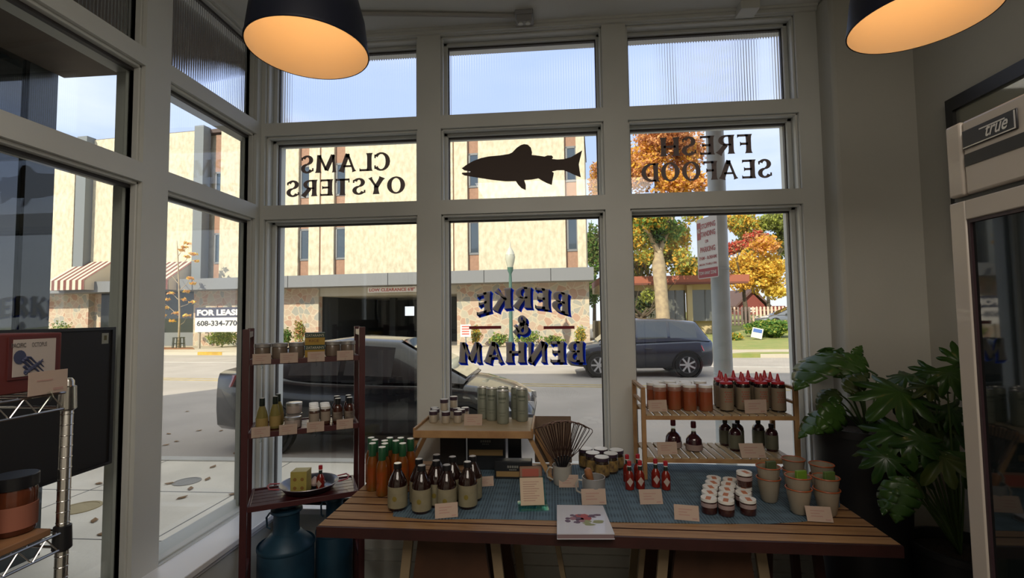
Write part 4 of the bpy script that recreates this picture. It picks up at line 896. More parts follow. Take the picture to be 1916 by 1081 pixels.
g = G(); g.box(-.16, -.3, 0, .16, .10, .13)
o = g.build('stone_block', mat('grey_stone', (.07, .07, .075), .9, c2=(.035, .035, .04), scale=20, bump=.5, bscale=30), None, (rx - .175, .90, .555), bevel=.02); tag(o, 'rough dark grey stone block on the lowest visible rack tier', 'stone')
# dark display panel hung in the window
t = thing('display_panel', 'large flat black panel hung against the left window behind the rack', 'panel', (-1.905, 1.5, .985))
G().box(-.018, -.62, 0, .0, .455, .585).build('panel', mat('matt_black', (.010, .009, .009), .6), t, bevel=.003)
G().box(0, -.62, .0, .006, .455, .012).box(0, -.62, .573, .006, .455, .585).box(0, .440, .012, .006, .455, .573).build('frame', BLACK, t)
G().box(.0002, .395, .515, .0012, .425, .560).build('sticker', mat('pale_sticker', (.30, .31, .26), .7), t)
G().box(.0014, .404, .530, .002, .416, .550).build('sticker_mark', mat('olive_mark', (.10, .09, .04), .7), t)

# ================================================================ FRIDGE AND MIRROR
FRG = mat('cream_enamel_steel', (.52, .46, .40), .35, coat=.2, noise_amt=.04, scale=2)
fx0, fy1 = 1.02, 1.300
t = thing('glass_door_fridge', 'cream upright glass door fridge standing at the right', 'fridge', (fx0, fy1, 0.0))
HT = 2.062
g = G(); g.box(.03, -1.35, .12, .70, 0, HT)   # cabinet
g.build('cabinet', FRG, t, bevel=.004)
G().box(-.004, -.045, 1.880, .03, .0, HT + .002).build('corner_post', FRG, t, bevel=.006)
G().box(-.002, -1.35, 1.880, .03, -.048, HT).build('header_panel', FRG, t, bevel=.006)
G().box(.005, -1.35, .04, .69, -.01, .12).build('kick_plate', BLACK, t)
for yy in (-.08, -1.27):
    for xx in (.08, .62): G().lathe([(.02, .001), (.024, .01), (.024, .04)], 14, (xx, yy, 0)).build('foot', BLACK, t)
pz = .0
g = G(); g.box(-.006, -.192, 1.990, -.0022, -.052, 2.036); g.build('badge', mat('badge_black', (.02, .02, .025), .35), t, bevel=.002)
G().box(-.0072, -.186, 1.992, -.006, -.054, 1.9945).box(-.0072, -.1885, 1.992, -.006, -.186, 2.033).build('badge_trim', mat('badge_silver', (.65, .62, .58), .3, .6), t)
g = G(); text(g, 'true', (-.0068, -.112, 2.000), (0, -1, 0), (0, 0, 1), .056, .026, offset=.015, shear=.008)
g.build('lettering', MATS['badge_silver'], t, smooth=0)
G().box(-.0068, -.1, 2.0225, -.0062, -.165, 2.0255).build('logo_stroke', MATS['badge_silver'], t)
G().box(-.0035, -1.34, 1.948, -.002, -.052, 1.978).build('vent_slot', BLACK, t)
G().box(.01, -1.34, 1.868, .03, -.0, 1.880).build('gap', BLACK, t)
d_ = thing('door', None, None, (0, 0, 0)); d_.parent = t
def door(ya, yb, par):
    g = G(); g.box(-.006, ya, .14, .03, ya + .045, 1.866).box(-.006, yb - .045, .14, .03, yb, 1.866).box(-.006, ya + .045, 1.818, .03, yb - .045, 1.866).box(-.006, ya + .045, .14, .03, yb - .045, .20)
    o = g.build('door', FRG, par, bevel=.003)
    g = G(); g.box(-.002, ya + .045, .20, .02, ya + .052, 1.818).box(-.002, yb - .052, .20, .02, yb - .045, 1.818).box(-.002, ya + .052, 1.810, .02, yb - .052, 1.818)
    g.build('gasket', mat('door_gasket', (.04, .02, .025), .5), o)
    G().box(.004, ya + .052, .20, .008, yb - .052, 1.810).build('glass', mat('fridge_glass', (.008, .012, .012), .03, coat=1), o)
    return o
bpy.data.objects.remove(d_)
door(-.67, -.002, t); door(-1.345, -.675, t)
t = thing('framed_mirror', 'black framed glass panel high on the right wall above the fridge', 'mirror', (XR - .001, 2.53, 1.5))
G().box(-.03, -1.2, 1.09, 0, .03, 1.155).box(-.03, -.012, .4, 0, .03, 1.09).box(-.03, -1.2, .36, 0, .03, .40).box(-.03, -1.2, .4, 0, -1.15, 1.09).build('frame', BLACK, t)
G().box(-.012, -1.15, .4, -.006, -.012, 1.09).build('glass', mat('mirror_glass', (.35, .35, .30), .06, .6), t)

# ================================================================ PLANTS
POT = mat('black_pot', (.012, .012, .014), .5); SOIL = mat('soil', (.03, .02, .014), .95, bump=.8, bscale=60)
LF = [mat('leaf_deep', (.028, .080, .018), .32, c2=(.042, .11, .02), scale=6, trans=.30, coat=.12), mat('leaf_mid', (.065, .155, .025), .32, c2=(.04, .105, .018), scale=6, trans=.35, coat=.12), mat('leaf_yellowing', (.09, .12, .025), .4, c2=(.04, .08, .018), scale=7, trans=.35)]
STEM = mat('green_stem', (.075, .13, .035), .5)
rl = random.Random(5)
def outline(kind):
    if kind == 'heart':  # broad leaf with a few side splits
        P = []
        for i in range(33):
            u = i / 32; w = .46 * sin(pi * min(1, u ** .75)) ** .8 * (1 - .25 * u); P.append((u, max(w, 0), 1))
            if i % 7 == 5: P[-1] = (u, w * .55, 1)
        return P
    P = []
    return P
def leafmesh(g, kind, M, size, m):
    vs = []; fs = []
    if kind == 'heart':
        P = outline('heart'); o = 0
        for u, w, _ in P:
            droop = -.22 * u * u
            y = u - .12 * (1 - u); vs += [(-w, y, droop - .10 * w), (-w * .5, y, droop + .03), (0, y, droop), (w * .5, y, droop + .03), (w, y, droop - .10 * w)]
        for i in range(len(P) - 1):
            for k in range(4): a = i * 5 + k; fs.append((a, a + 1, a + 6, a + 5))
    else:  # palmate, seven pointed lobes
        n_ = 7; ring = []
        vs.append((0, .12, 0))
        for k in range(n_):
            a0 = -1.95 + 3.9 * k / (n_ - 1); ln = .95 - .28 * abs(k - 3) / 3; wd_ = .40
            for (q, wq) in ((.52, -.62), (.74, -.62), (.90, -.36), (1.0, 0), (.90, .36), (.74, .62), (.52, .62)):
                aa = a0 + wq * wd_ / max(q, .42) * .60
                rr = ln * q; vs.append((rr * sin(aa), .12 + rr * cos(aa), -.28 * rr * rr + (.05 if abs(wq) < .1 else 0)))
        n2 = len(vs) - 1
        for i in range(1, n2): fs.append((0, i, i + 1))
        fs.append((0, n2, 1))
    g.add([M @ Vector(v) * 1 if False else M @ (Vector(v) * size) for v in vs], fs, m)
def plant_leaf(t, base, tip_px, Y, size, kind, m, roll=0, tilt=None, mid=None):
    """leaf blade whose root sits at the photo point on plane Y, joined to the pot by its own stem"""
    P0 = at(*tip_px[0], Y=Y); P1 = at(*tip_px[1], Y=Y + (tilt or 0))
    d = (P1 - P0); sz = d.length; d.normalize()
    up = Vector((0, -.55, .8)); up = (up - d * up.dot(d)).normalized(); up = Matrix.Rotation(roll, 3, d) @ up
    r = d.cross(up); M = Matrix((( r.x, d.x, up.x, P0.x), (r.y, d.y, up.y, P0.y), (r.z, d.z, up.z, P0.z), (0, 0, 0, 1)))
    g = G(); leafmesh(g, kind, M, sz * size, 0); l = g.build('leaf', LF[m], t, smooth=60)
    sm = l.modifiers.new('thick', 'SOLIDIFY'); sm.thickness = .0012
    b0 = Vector(base); md = b0.lerp(P0, .55) + Vector((rl.uniform(-.02, .02), rl.uniform(-.02, .02), .05)); 
    pts = [b0.lerp(md, k / 4) if k <= 4 else md.lerp(P0, (k - 4) / 4) for k in range(9)]
    for _ in range(2): pts = [pts[0]] + [(pts[i - 1] + pts[i] * 2 + pts[i + 1]) / 4 for i in range(1, 8)] + [pts[-1]]
    G().tube(pts, [.0055, .005, .005, .0045, .004, .004, .0035, .003, .0025], 7).build('stem', STEM, t, smooth=60)
px0 = 1.515; py0 = 2.55
t = thing('split_leaf_plant', 'leafy green plant in a tall black pot between table end and pier', 'plant', (0, 0, 0))
G().lathe([(.155, .001), (.165, .01), (.205, 1.00), (.215, 1.0), (.215, 1.035), (.20, 1.035), (.19, .985), (.001, .985)], 40, (px0, py0, 0)).build('pot', POT, t, smooth=40)
G().lathe([(.001, .995), (.188, .988), (.188, .984)], 32, (px0, py0, 0)).build('soil', SOIL, t)
B1 = (px0 + .02, py0 - .02, .99)
for tp, Y, s_, k, m, ro, ti in [
    (((1552, 664), (1488, 704)), 2.42, 1.12, 'heart', 1, .5, -.10), (((1545, 655), (1560, 706)), 2.62, .85, 'heart', 0, 1.2, .05), (((1556, 682), (1574, 640)), 2.72, .9, 'heart', 0, -.4, .05),
    (((1612, 672), (1552, 706)), 2.50, .8, 'heart', 1, -.3, -.05), (((1600, 668), (1620, 640)), 2.52, .8, 'heart', 1, .6, 0),
    (((1585, 728), (1632, 688)), 2.35, .85, 'heart', 2, .1, -.03), (((1562, 732), (1515, 768)), 2.45, .75, 'heart', 2, .2, -.05), (((1545, 770), (1490, 806)), 2.36, 1.05, 'heart', 1, .5, -.02),
    (((1572, 765), (1535, 812)), 2.32, 1.0, 'heart', 1, -.6, -.05), (((1558, 745), (1566, 785)), 2.38, .75, 'heart', 1, .9, -.03), (((1640, 700), (1626, 690)), 2.55, 1.6, 'heart', 0, .4, 0)]:
    plant_leaf(t, B1, tp, Y, s_, k, m, ro, ti)
t = thing('palmate_plant', 'sprawling green plant with lobed leaves right of the black pot', 'plant', (0, 0, 0))
p2 = (1.80, 2.36); G().lathe([(.13, .001), (.14, .01), (.18, .52), (.19, .52), (.19, .55), (.175, .55), (.17, .50), (.001, .50)], 36, (*p2, 0)).build('pot', POT, t, smooth=40)
G().lathe([(.001, .51), (.168, .503), (.168, .50)], 32, (*p2, 0)).build('soil', SOIL, t)
B2 = (p2[0], p2[1], .505)
for tp, Y, s_, k, m, ro, ti in [
    (((1690, 728), (1650, 755)), 2.20, 1.5, 'palm', 1, .1, -.06), (((1716, 710), (1770, 735)), 2.25, 1.2, 'palm', 1, -.2, -.05), (((1700, 700), (1655, 720)), 2.40, 1.1, 'palm', 0, .5, 0), (((1770, 690), (1800, 735)), 2.10, 1.2, 'palm', 1, .3, -.05),
    (((1745, 690), (1720, 720)), 2.35, 1.2, 'palm', 0, .1, 0), (((1790, 680), (1812, 650)), 2.25, 1.3, 'palm', 1, .2, 0), (((1665, 745), (1690, 780)), 2.35, 1.2, 'palm', 0, -.4, 0), (((1640, 780), (1660, 800)), 2.45, 1.4, 'palm', 0, 0, 0),
    (((1745, 770), (1720, 800)), 2.28, 1.4, 'palm', 2, .2, -.04), (((1775, 760), (1800, 800)), 2.20, 1.3, 'palm', 0, .1, -.03), (((1780, 790), (1740, 840)), 2.26, 1.2, 'palm', 0, -.2, -.04), (((1690, 800), (1655, 850)), 2.10, 1.25, 'palm', 1, .2, -.05),
    (((1650, 830), (1625, 850)), 2.12, 1.6, 'palm', 2, .5, -.02), (((1730, 815), (1700, 860)), 2.05, 1.1, 'palm', 0, -.3, -.04), (((1770, 850), (1730, 890)), 2.02, 1.1, 'palm', 2, .3, -.05), (((1800, 850), (1815, 905)), 2.1, 1.1, 'palm', 0, -.1, -.04),
    (((1715, 880), (1735, 930)), 2.08, 1.0, 'palm', 0, .1, -.03), (((1690, 900), (1680, 975)), 1.95, 1.05, 'heart', 1, .1, -.04), (((1665, 905), (1640, 960)), 1.98, .95, 'heart', 0, .9, -.03), (((1705, 895), (1745, 935)), 2.0, .95, 'heart', 2, -.2, -.02),
    (((1660, 850), (1640, 890)), 2.05, 1.2, 'palm', 0, .1, -.03), (((1745, 720), (1700, 740)), 2.16, .8, 'palm', 2, .2, -.03)]:
    plant_leaf(t, B2, tp, Y, s_, k, m, ro, ti)

# ================================================================ STREET
ASPH = mat('asphalt', (.42, .375, .33), .9, c2=(.36, .325, .285), scale=.8, bump=.15, bscale=40)
CONC = mat('concrete', (.82, .75, .62), .9, c2=(.68, .62, .51), scale=1.3, bump=.1, bscale=30)
CONF = mat('far_concrete', (.56, .48, .36), .9, c2=(.48, .41, .31), scale=.7)
ka, kb = at(600, 865, Z=-.1), at(300, 860, Z=-.1); kn = (ka.y + kb.y) / 2
RDZ = -.25
fa, fb = at(330, 664, Z=RDZ), at(1430, 669, Z=RDZ)
sl_ = (fb.y - fa.y) / (fb.x - fa.x)
def fk(x, o=0): return fa.y + (x - fa.x) * sl_ + o     # far kerb line
g = G(); g.prism([(-60, kn + .15), (60, kn + .15), (60, fk(60)), (-60, fk(-60))], RDZ - .2, RDZ, 'z'); g.build('floor_road', ASPH, kind='structure', smooth=0)
g = G(); g.box(-60, YO, -.3, 60, kn, -.1).box(-3.75, -3.3, -.3, XO, YO, -.1).box(-60, 3.3, -.3, -3.75, YO, -.1) if False else g.box(-60, 3.3, -.3, 60, kn, -.1).box(-3.75, -3.3, -.3, XO, 3.3, -.1).box(XO, YO, -.3, 14, 3.3, -.1)
g.build('floor_sidewalk', CONC, kind='structure', smooth=0)
g = G()
JT = mat('joint_dark', (.20, .19, .17), .95)  # dark strips along the paving joints
for yy in (kn - .02, 4.55, 3.55): g.box(-30, yy - .006, -.1, 30, yy + .006, -.0985)
for xx in [i * 1.55 - 12.4 for i in range(18)]: g.box(xx - .006, 3.3, -.1, xx + .006, kn, -.0985)
g.build('trim_joints', JT, kind='structure', smooth=0)
g = G(); g.box(-60, kn, -.3, 60, kn + .15, -.095); g.build('trim_kerb', mat('kerb', (.55, .53, .48), .85, noise_amt=.15, scale=3), kind='structure')
WLM = mat('road_paint_white', (.65, .62, .56), .8, noise_amt=.2, scale=5); YLM = mat('road_paint_yellow', (.50, .38, .14), .8, noise_amt=.3, scale=5)
g = G(); g.prism([(-60, fk(-60, -3.6)), (60, fk(60, -3.6)), (60, fk(60, -3.48)), (-60, fk(-60, -3.48))], RDZ, RDZ + .004, 'z', 0)
g.build('trim_lane_line', WLM, kind='structure', smooth=0)
g = G(); g.prism([(-60, fk(-60, -8.4)), (60, fk(60, -8.4)), (60, fk(60, -8.28)), (-60, fk(-60, -8.28))], RDZ, RDZ + .004, 'z').prism([(-60, fk(-60, -8.75)), (60, fk(60, -8.75)), (60, fk(60, -8.63)), (-60, fk(-60, -8.63))], RDZ, RDZ + .004, 'z')
g.build('trim_centre_line', YLM, kind='structure', smooth=0)
g = G(); g.prism([(-60, fk(-60)), (60, fk(60)), (60, fk(60, .18)), (-60, fk(-60, .18))], -.4, -.1, 'z'); g.build('trim_far_kerb', mat('kerb_far', (.50, .45, .36), .85), kind='structure')
g = G(); g.prism([(-80, fk(-80, .18)), (80, fk(80, .18)), (80, fk(80, 60)), (-80, fk(-80, 60))], -.4, -.105, 'z'); g.build('floor_far_sidewalk', CONF, kind='structure', smooth=0)
p = at(395, 656, Z=-.1); p2_ = at(440, 656, Z=-.1); g = G(); g.prism([(p.x, fk(p.x, -.01)), (p2_.x, fk(p2_.x, -.01)), (p2_.x, fk(p2_.x, .19)), (p.x, fk(p.x, .19))], -.249, -.095, 'z'); g.build('trim_yellow_kerb', mat('yellow_kerb_paint', (.60, .36, .04), .8, noise_amt=.3, scale=4), kind='structure')
pm = [at(296, 653.5, Z=-.1), at(364, 653, Z=-.1), at(360, 649.8, Z=-.1), at(296, 650, Z=-.1)]
tag(G().prism([(q.x, q.y) for q in pm], -.105, -.085, 'z').build('mulch_bed', mat('red_mulch', (.30, .12, .05), .95, noise_amt=.3, scale=6, bump=.5)), 'reddish brown mulch strip round the young street tree', 'mulch bed')
for (x, y, r, lb) in ((150, 950, .16, 'yellowish round utility cover in the near sidewalk'), (350, 901, .13, 'grey round utility cover in the near sidewalk')):
    p = at(x, y, Z=-.1); o = G().lathe([(r, 0), (r, .006), (r * .85, .007), (r * .84, .004), (.001, .004)], 28, (p.x, p.y, -.1)).build('utility_cover', mat('cover_' + ('brass' if y > 920 else 'iron'), (.35, .27, .12) if y > 920 else (.24, .23, .21), .6)); tag(o, lb, 'manhole cover')
LV = mat('dry_leaf', (.26, .14, .05), .8, noise_amt=.3, scale=9)
def dleaf():
    t_ = G().add([(0, -.05, 0), (.022, -.02, .008), (.028, .015, .004), (0, .055, .012), (-.026, .02, .003), (-.02, -.02, .009)], [(0, 1, 2, 3, 4, 5)]).build('fallen_leaf', LV, smooth=0); t_['category'] = 'leaf'; return t_
lvp = [(398, 874), (388, 897), (430, 858), (340, 932), (316, 812), (330, 826), (310, 833), (372, 806), (438, 925), (318, 905), (414, 806), (350, 770), (176, 975), (185, 905), (192, 1000), (755, 870), (440, 848), (306, 860), (356, 915)]
spread(dleaf, [((at(x, y, Z=-.1).x, at(x, y, Z=-.1).y, -.097) if at(x, y, Z=-.1).y < kn - .05 else (at(x, y, Z=RDZ).x, max(at(x, y, Z=RDZ).y, kn + .3), RDZ + .003), 'small dry brown leaf lying on the pavement outside the window', rl.uniform(0, 6)) for x, y in lvp], 'fallen leaves on the pavement')

# ================================================================ OFFICE BUILDING ACROSS THE STREET
AL = .092; U = Vector((cos(AL), -sin(AL), 0)); NV = Vector((-sin(AL), -cos(AL), 0))
P0 = at(900, 646, Z=-.1)
def fq(px, py, off=0):   # point on the facade plane moved off metres towards the street -> (s, z)
    O_ = P0 + NV * off; d = ray(px, py); k = (O_ - Vector((0, 0, H))).dot(NV) / d.dot(NV); q = Vector((0, 0, H)) + d * k; return (q - P0).dot(U), q.z
bld = thing('office_building', 'three storey cream stucco office building with stone ground floor across the street', 'building', P0, -AL)
def mkf(n_, boxes, m, bevel=0, par=None, smooth=0, **k):  # boxes (s0, d0, z0, s1, d1, z1) with d metres towards the street
    g = G()
    for b_ in boxes: g.box(b_[0], -b_[4], b_[2] + .1, b_[3], -b_[1], b_[5] + .1)
    return g.build(n_, m, par or bld, smooth=smooth, bevel=bevel, **k)
STU = mat('cream_stucco', (.66, .59, .43), .9, c2=(.50, .44, .31), scale=3.5, stretch=(1.3, 1, .7), bump=1.0, bscale=9)
BRS = mat('tan_brick_panel', (.36, .21, .14), .9, noise_amt=.15, scale=8); FAS = mat('grey_fascia', (.17, .175, .18), .6)
sN = lambda px, py=470: fq(px, py)[0]
zr = fq(345, 247)[1]; zb = fq(650, 512)[1] - .3
sL = sN(98) - 14; zr2 = fq(1097, 214)[1]
panels = [(None, 135), (170, 371), (410, 557), (577, 597), (600, 624), (645, 848), (850.5, 875), (896, 1059), (1081, 1097)]
for a, b_ in panels: mkf('wall_panel', [(sL if a is None else sN(a), -.35, zb, sN(b_), 0, zr if b_ < 598 else zr2)], STU)
strips = [(135, 152), (396, 410), (557, 577), (624, 645), (875, 896), (1059, 1081)]
wz = [(fq(886, 470)[1], fq(886, 416)[1]), (fq(886, 344)[1], fq(886, 289)[1])]
for a, b_ in strips:
    mkf('recess_strip', [(sN(a), -.4, zb, sN(b_), -.18, (zr if b_ < 598 else zr2) - .3)], BRS)
    for z0, z1 in wz:
        w_ = mkf('window', [(sN(a) + .06, -.2, z0 - .18, sN(b_), -.14, z0 - .06), (sN(a) + .06, -.2, z0 - .06, sN(a) + .16, -.12, z1 + .1), (sN(b_) - .06, -.2, z0 - .06, sN(b_), -.12, z1 + .1), (sN(a) + .06, -.2, z1, sN(b_), -.12, z1 + .12)], FAS)
        mkf('pane', [(sN(a) + .16, -.2, z0 - .06, sN(b_) - .06, -.15, z1)], mat('office_glass', (.05, .07, .09), .08, coat=1), par=w_)
mkf('groove', [(sN(597), -.35, zb, sN(600), -.06, zr2), (sN(848), -.35, zb, sN(850.5), -.06, zr2)], BRS)
for a, b_ in ((152, 170), (371, 388)): mkf('grey_pier', [(sN(a), -.1, zb, sN(b_), .5, zr + .12)], mat('grey_pier_paint', (.17, .185, .19), .7))
mkf('roof_slab', [(sL, -12, zr - .2, sN(597), -.02, zr + .04), (sN(597), -8, zr2 - .2, sN(1097), -.02, zr2 + .04)], mat('roof_edge', (.10, .07, .06), .8))
mkf('body_wall', [(sL, -12, -.1, sN(597) - .3, -.45, zr - .2), (sN(860), -8, -.1, sN(1095), -.45, zr2 - .2), (sN(597) - .3, -12, zb + .2, sN(860), -.45, zr2 - .2)], STU)
fo = 1.3; zf1 = (fq(650, 511, fo)[1] + fq(1000, 504, fo)[1]) / 2; zf0 = (fq(650, 534, fo)[1] + fq(1000, 527, fo)[1]) / 2
mkf('fascia', [(sL, -.1, zf0, fq(1111, 515, fo)[0], fo, zf1)], FAS)
mkf('fascia_joint', [(fq(p_, 520, fo)[0], fo, zf0, fq(p_, 520, fo)[0] + .03, fo + .01, zf1) for p_ in (538, 725, 905, 1030)], BLACK)
# rubble stone
stn = bpy.data.materials.new('rubble_stone'); stn.use_nodes = True; n_ = stn.node_tree.nodes; l_ = stn.node_tree.links; pb = n_['Principled BSDF']; pb.inputs['Roughness'].default_value = .9
tcs = n_.new('ShaderNodeTexCoord'); vo = n_.new('ShaderNodeTexVoronoi'); vo.inputs['Scale'].default_value = 2.7; v2 = n_.new('ShaderNodeTexVoronoi'); v2.feature = 'DISTANCE_TO_EDGE'; v2.inputs['Scale'].default_value = 2.7
l_.new(tcs.outputs['Object'], vo.inputs[0]); l_.new(tcs.outputs['Object'], v2.inputs[0])
sv = n_.new('ShaderNodeSeparateColor'); l_.new(vo.outputs['Color'], sv.inputs[0]); r1 = n_.new('ShaderNodeValToRGB'); els = r1.color_ramp.elements
els[0].color = (.44, .34, .25, 1); els[1].color = (.52, .45, .34, 1)
for ps, c_ in ((.2, (.42, .27, .19, 1)), (.4, (.42, .38, .29, 1)), (.6, (.32, .31, .26, 1)), (.8, (.46, .34, .25, 1))): q_ = els.new(ps); q_.color = c_
r1.color_ramp.interpolation = 'CONSTANT'; l_.new(sv.outputs[0], r1.inputs[0])
r2 = n_.new('ShaderNodeValToRGB'); r2.color_ramp.elements[0].position = .03; r2.color_ramp.elements[1].position = .06; l_.new(v2.outputs[0], r2.inputs[0])
mxs = n_.new('ShaderNodeMixRGB'); mxs.inputs[1].default_value = (.52, .44, .32, 1); l_.new(r2.outputs[0], mxs.inputs[0]); l_.new(r1.outputs[0], mxs.inputs[2]); l_.new(mxs.outputs[0], pb.inputs['Base Color'])
for a, b_ in ((60, 165), (362, 596), (855, 1103)): mkf('stone_wall', [(sN(a, 590), -.4, -.1, sN(b_, 590), .0, zf0 + .05)], stn, label='rubble stone ground floor wall')
mkf('stone_return', [(sN(165, 590), -3, -.1, sN(180, 590), -.4, zf0)], stn)
mkf('storefront', [(sN(180, 590), -.5, -.1, sN(362, 590), -.3, zf0)], mat('shop_dark_glass', (.02, .022, .022), .15))
mkf('storefront_base', [(sN(180, 590), -.3, -.1, sN(362, 590), -.2, .75)], FAS)
# garage entry under the building
mkf('garage_ceiling', [(sN(596, 590), -9, zf0 - .5, sN(855, 590), -.1, zf0)], mat('garage_soffit', (.45, .42, .34), .8))
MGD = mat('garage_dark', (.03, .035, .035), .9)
ops = [(fq(a, 590, -9)[0], fq(b_, 590, -9)[0]) for a, b_ in ((640, 662), (677, 692), (756, 775))]; oz0, oz1 = fq(650, 592, -9)[1], fq(650, 575, -9)[1]; sA, sB = sN(560, 590), sN(900, 590) + 2
bxs = [(sA, -9.2, -.1, sB, -9, oz0), (sA, -9.2, oz1, sB, -9, zf0)]; e0 = sA
for a, b_ in ops + [(sB, sB)]: bxs.append((e0, -9.2, oz0, a, -9, oz1)); e0 = b_
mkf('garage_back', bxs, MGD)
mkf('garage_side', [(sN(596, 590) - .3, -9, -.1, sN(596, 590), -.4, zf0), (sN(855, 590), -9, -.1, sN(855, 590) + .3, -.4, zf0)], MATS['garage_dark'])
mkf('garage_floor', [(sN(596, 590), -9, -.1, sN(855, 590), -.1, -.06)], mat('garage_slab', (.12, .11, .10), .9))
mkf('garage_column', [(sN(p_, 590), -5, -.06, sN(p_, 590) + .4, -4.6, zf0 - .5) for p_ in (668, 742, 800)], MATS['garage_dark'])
zs1, zs0 = fq(735, 536.5, .5)[1], fq(735, 546.5, .5)[1]; ss0, ss1 = fq(688, 541, .5)[0], fq(779, 541, .5)[0]
sg = mkf('clearance_sign', [(ss0, .44, zs0, ss1, .5, zs1)], mat('sign_white', (.72, .68, .62), .6), label='white LOW CLEARANCE height sign over the garage')
mkf('sign_hanger', [(ss0 + .3, .46, zs1, ss0 + .35, .49, zf0 + .1), (ss1 - .35, .46, zs1, ss1 - .3, .49, zf0 + .1)], FAS)
g = G(); text(g, "LOW CLEARANCE 6'8\"", (ss0 + .1, -.505, zs0 + .1 + (zs1 - zs0) * .2), (1, 0, 0), (0, 0, 1), ss1 - ss0 - .2, (zs1 - zs0) * .6, offset=.02); g.build('lettering', mat('sign_red', (.45, .05, .04), .6), sg, smooth=0)
# striped awnings
AWA, AWB = mat('awning_cream', (.60, .52, .40), .8), mat('awning_maroon', (.16, .055, .045), .8)
for a, b_, lb in ((150, 214, 'cream and maroon striped awning'), (300, 363, 'cream and maroon striped awning')):
    s0, s1 = sN(a, 540), sN(b_, 540); zt_, zbm = fq(b_ - 10, 489)[1], fq(b_ - 10, 541, 1.6)[1]; n9 = 12; g = G()
    for k in range(n9):
        u0 = s0 + (s1 - s0) * k / n9; u1 = s0 + (s1 - s0) * (k + 1) / n9; mm = k % 2
        V = [(u0, -.05, zt_ + .1), (u1, -.05, zt_ + .1), (u1, -1.9, zbm + .7), (u0, -1.9, zbm + .7), (u0, -1.9, zbm + .1), (u1, -1.9, zbm + .1)]
        g.add(V, [(0, 1, 2, 3), (3, 2, 5, 4)], mm)
    g.add([(s1, -.05, zt_ + .1), (s1, -1.9, zbm + .7), (s1, -1.9, zbm + .1), (s1, -.05, zbm + .1)], [(0, 1, 2, 3)], 0)
    g.add([(s0, -.05, zt_ + .1), (s0, -1.9, zbm + .7), (s0, -1.9, zbm + .1), (s0, -.05, zbm + .1)], [(0, 1, 2, 3)], 0)
    o = g.build('awning', [AWA, AWB], bld, smooth=0, label=lb); sm = o.modifiers.new('thick', 'SOLIDIFY'); sm.thickness = .03
def loc_f(s, d, z=-.1): q = P0 + U * s + NV * d; return Vector((q.x, q.y, z))
# for lease sign
q0, q1 = fq(365, 600, 2.5), fq(452, 600, 2.5); zt_, zm_, zbm = fq(405, 575, 2.5)[1], fq(405, 594, 2.5)[1], fq(405, 621, 2.5)[1]
wl_ = q1[0] - q0[0]
t = thing('lease_sign', 'FOR LEASE board with phone number before the stone wall', 'sign', loc_f(q0[0], 2.5), -AL)
G().box(0, 0, zbm + .1, wl_, .06, zm_ + .1).build('board', mat('sign_white', (0, 0, 0)), t); G().box(0, -.001, zm_ + .101, wl_, .061, zt_ + .1).build('header', mat('navy_sign', (.03, .03, .06), .6), t)
for xx in (.15, wl_ - .3): G().box(xx, .07, 0.005, xx + .1, .16, zt_ + .1).build('post', mat('sign_post', (.35, .30, .24), .8), t)
g = G(); text(g, 'FOR LEASE', (.12, -.006, zm_ + .1 + (zt_ - zm_) * .2), (1, 0, 0), (0, 0, 1), wl_ * .93, (zt_ - zm_) * .6, offset=.05); g.build('lettering', MATS['sign_white'], t, smooth=0)
g = G(); text(g, '608-334-7700', (.12, -.006, zbm + .1 + (zm_ - zbm) * .42), (1, 0, 0), (0, 0, 1), wl_ * .95, (zm_ - zbm) * .38, offset=.03); g.build('phone_number', MATS['navy_sign'], t, smooth=0)

# ================================================================ VEGETATION OUTSIDE
BARK = mat('pale_bark', (.42, .33, .20), .9, c2=(.30, .23, .15), scale=5, bump=.5, bscale=12); BARKD = mat('dark_bark', (.12, .09, .06), .9, noise_amt=.3, scale=6)
LC = {k: mat('foliage_' + k, c, .7, trans=.35) for k, c in dict(gold=(.70, .40, .04), yellow=(.80, .60, .10), orange=(.78, .40, .14), red=(.55, .05, .03), green=(.10, .22, .035), lime=(.38, .42, .08), dark=(.025, .06, .02), rust=(.55, .27, .13), olive=(.20, .22, .06)).items()}
def foliage(name, parent, blobs, n_, sz, cols, seed, hollow=.35, **k):
    r = random.Random(seed); g = G(); tot = sum(b_[3] * b_[4] * b_[5] for b_ in blobs)
    for b_ in blobs:
        c_ = Vector(b_[:3]); nb = int(n_ * b_[3] * b_[4] * b_[5] / tot) + 6; cs = b_[6] if len(b_) > 6 else None
        for _ in range(nb):
            v = Vector((r.gauss(0, 1), r.gauss(0, 1), r.gauss(0, 1))).normalized() * (hollow + (1 - hollow) * r.random() ** .5)
            nz_ = .75 + .5 * noise.noise(v * 2.5 + c_)
            p = c_ + Vector((v.x * b_[3], v.y * b_[4], v.z * b_[5])) * nz_
            a = Vector((r.gauss(0, 1), r.gauss(0, 1), r.gauss(0, 1))).normalized(); b2 = a.cross(Vector((r.gauss(0, 1), r.gauss(0, 1), r.gauss(0, 1)))).normalized(); s_ = sz * r.uniform(.6, 1.3)
            g.add([p - a * s_, p + b2 * s_ * .55, p + a * s_, p - b2 * s_ * .55], [(0, 1, 2, 3)], (r.choice(cs) if cs else r.randrange(len(cols))))
    return g.build(name, [LC[c_] for c_ in cols], parent, smooth=0, **k)
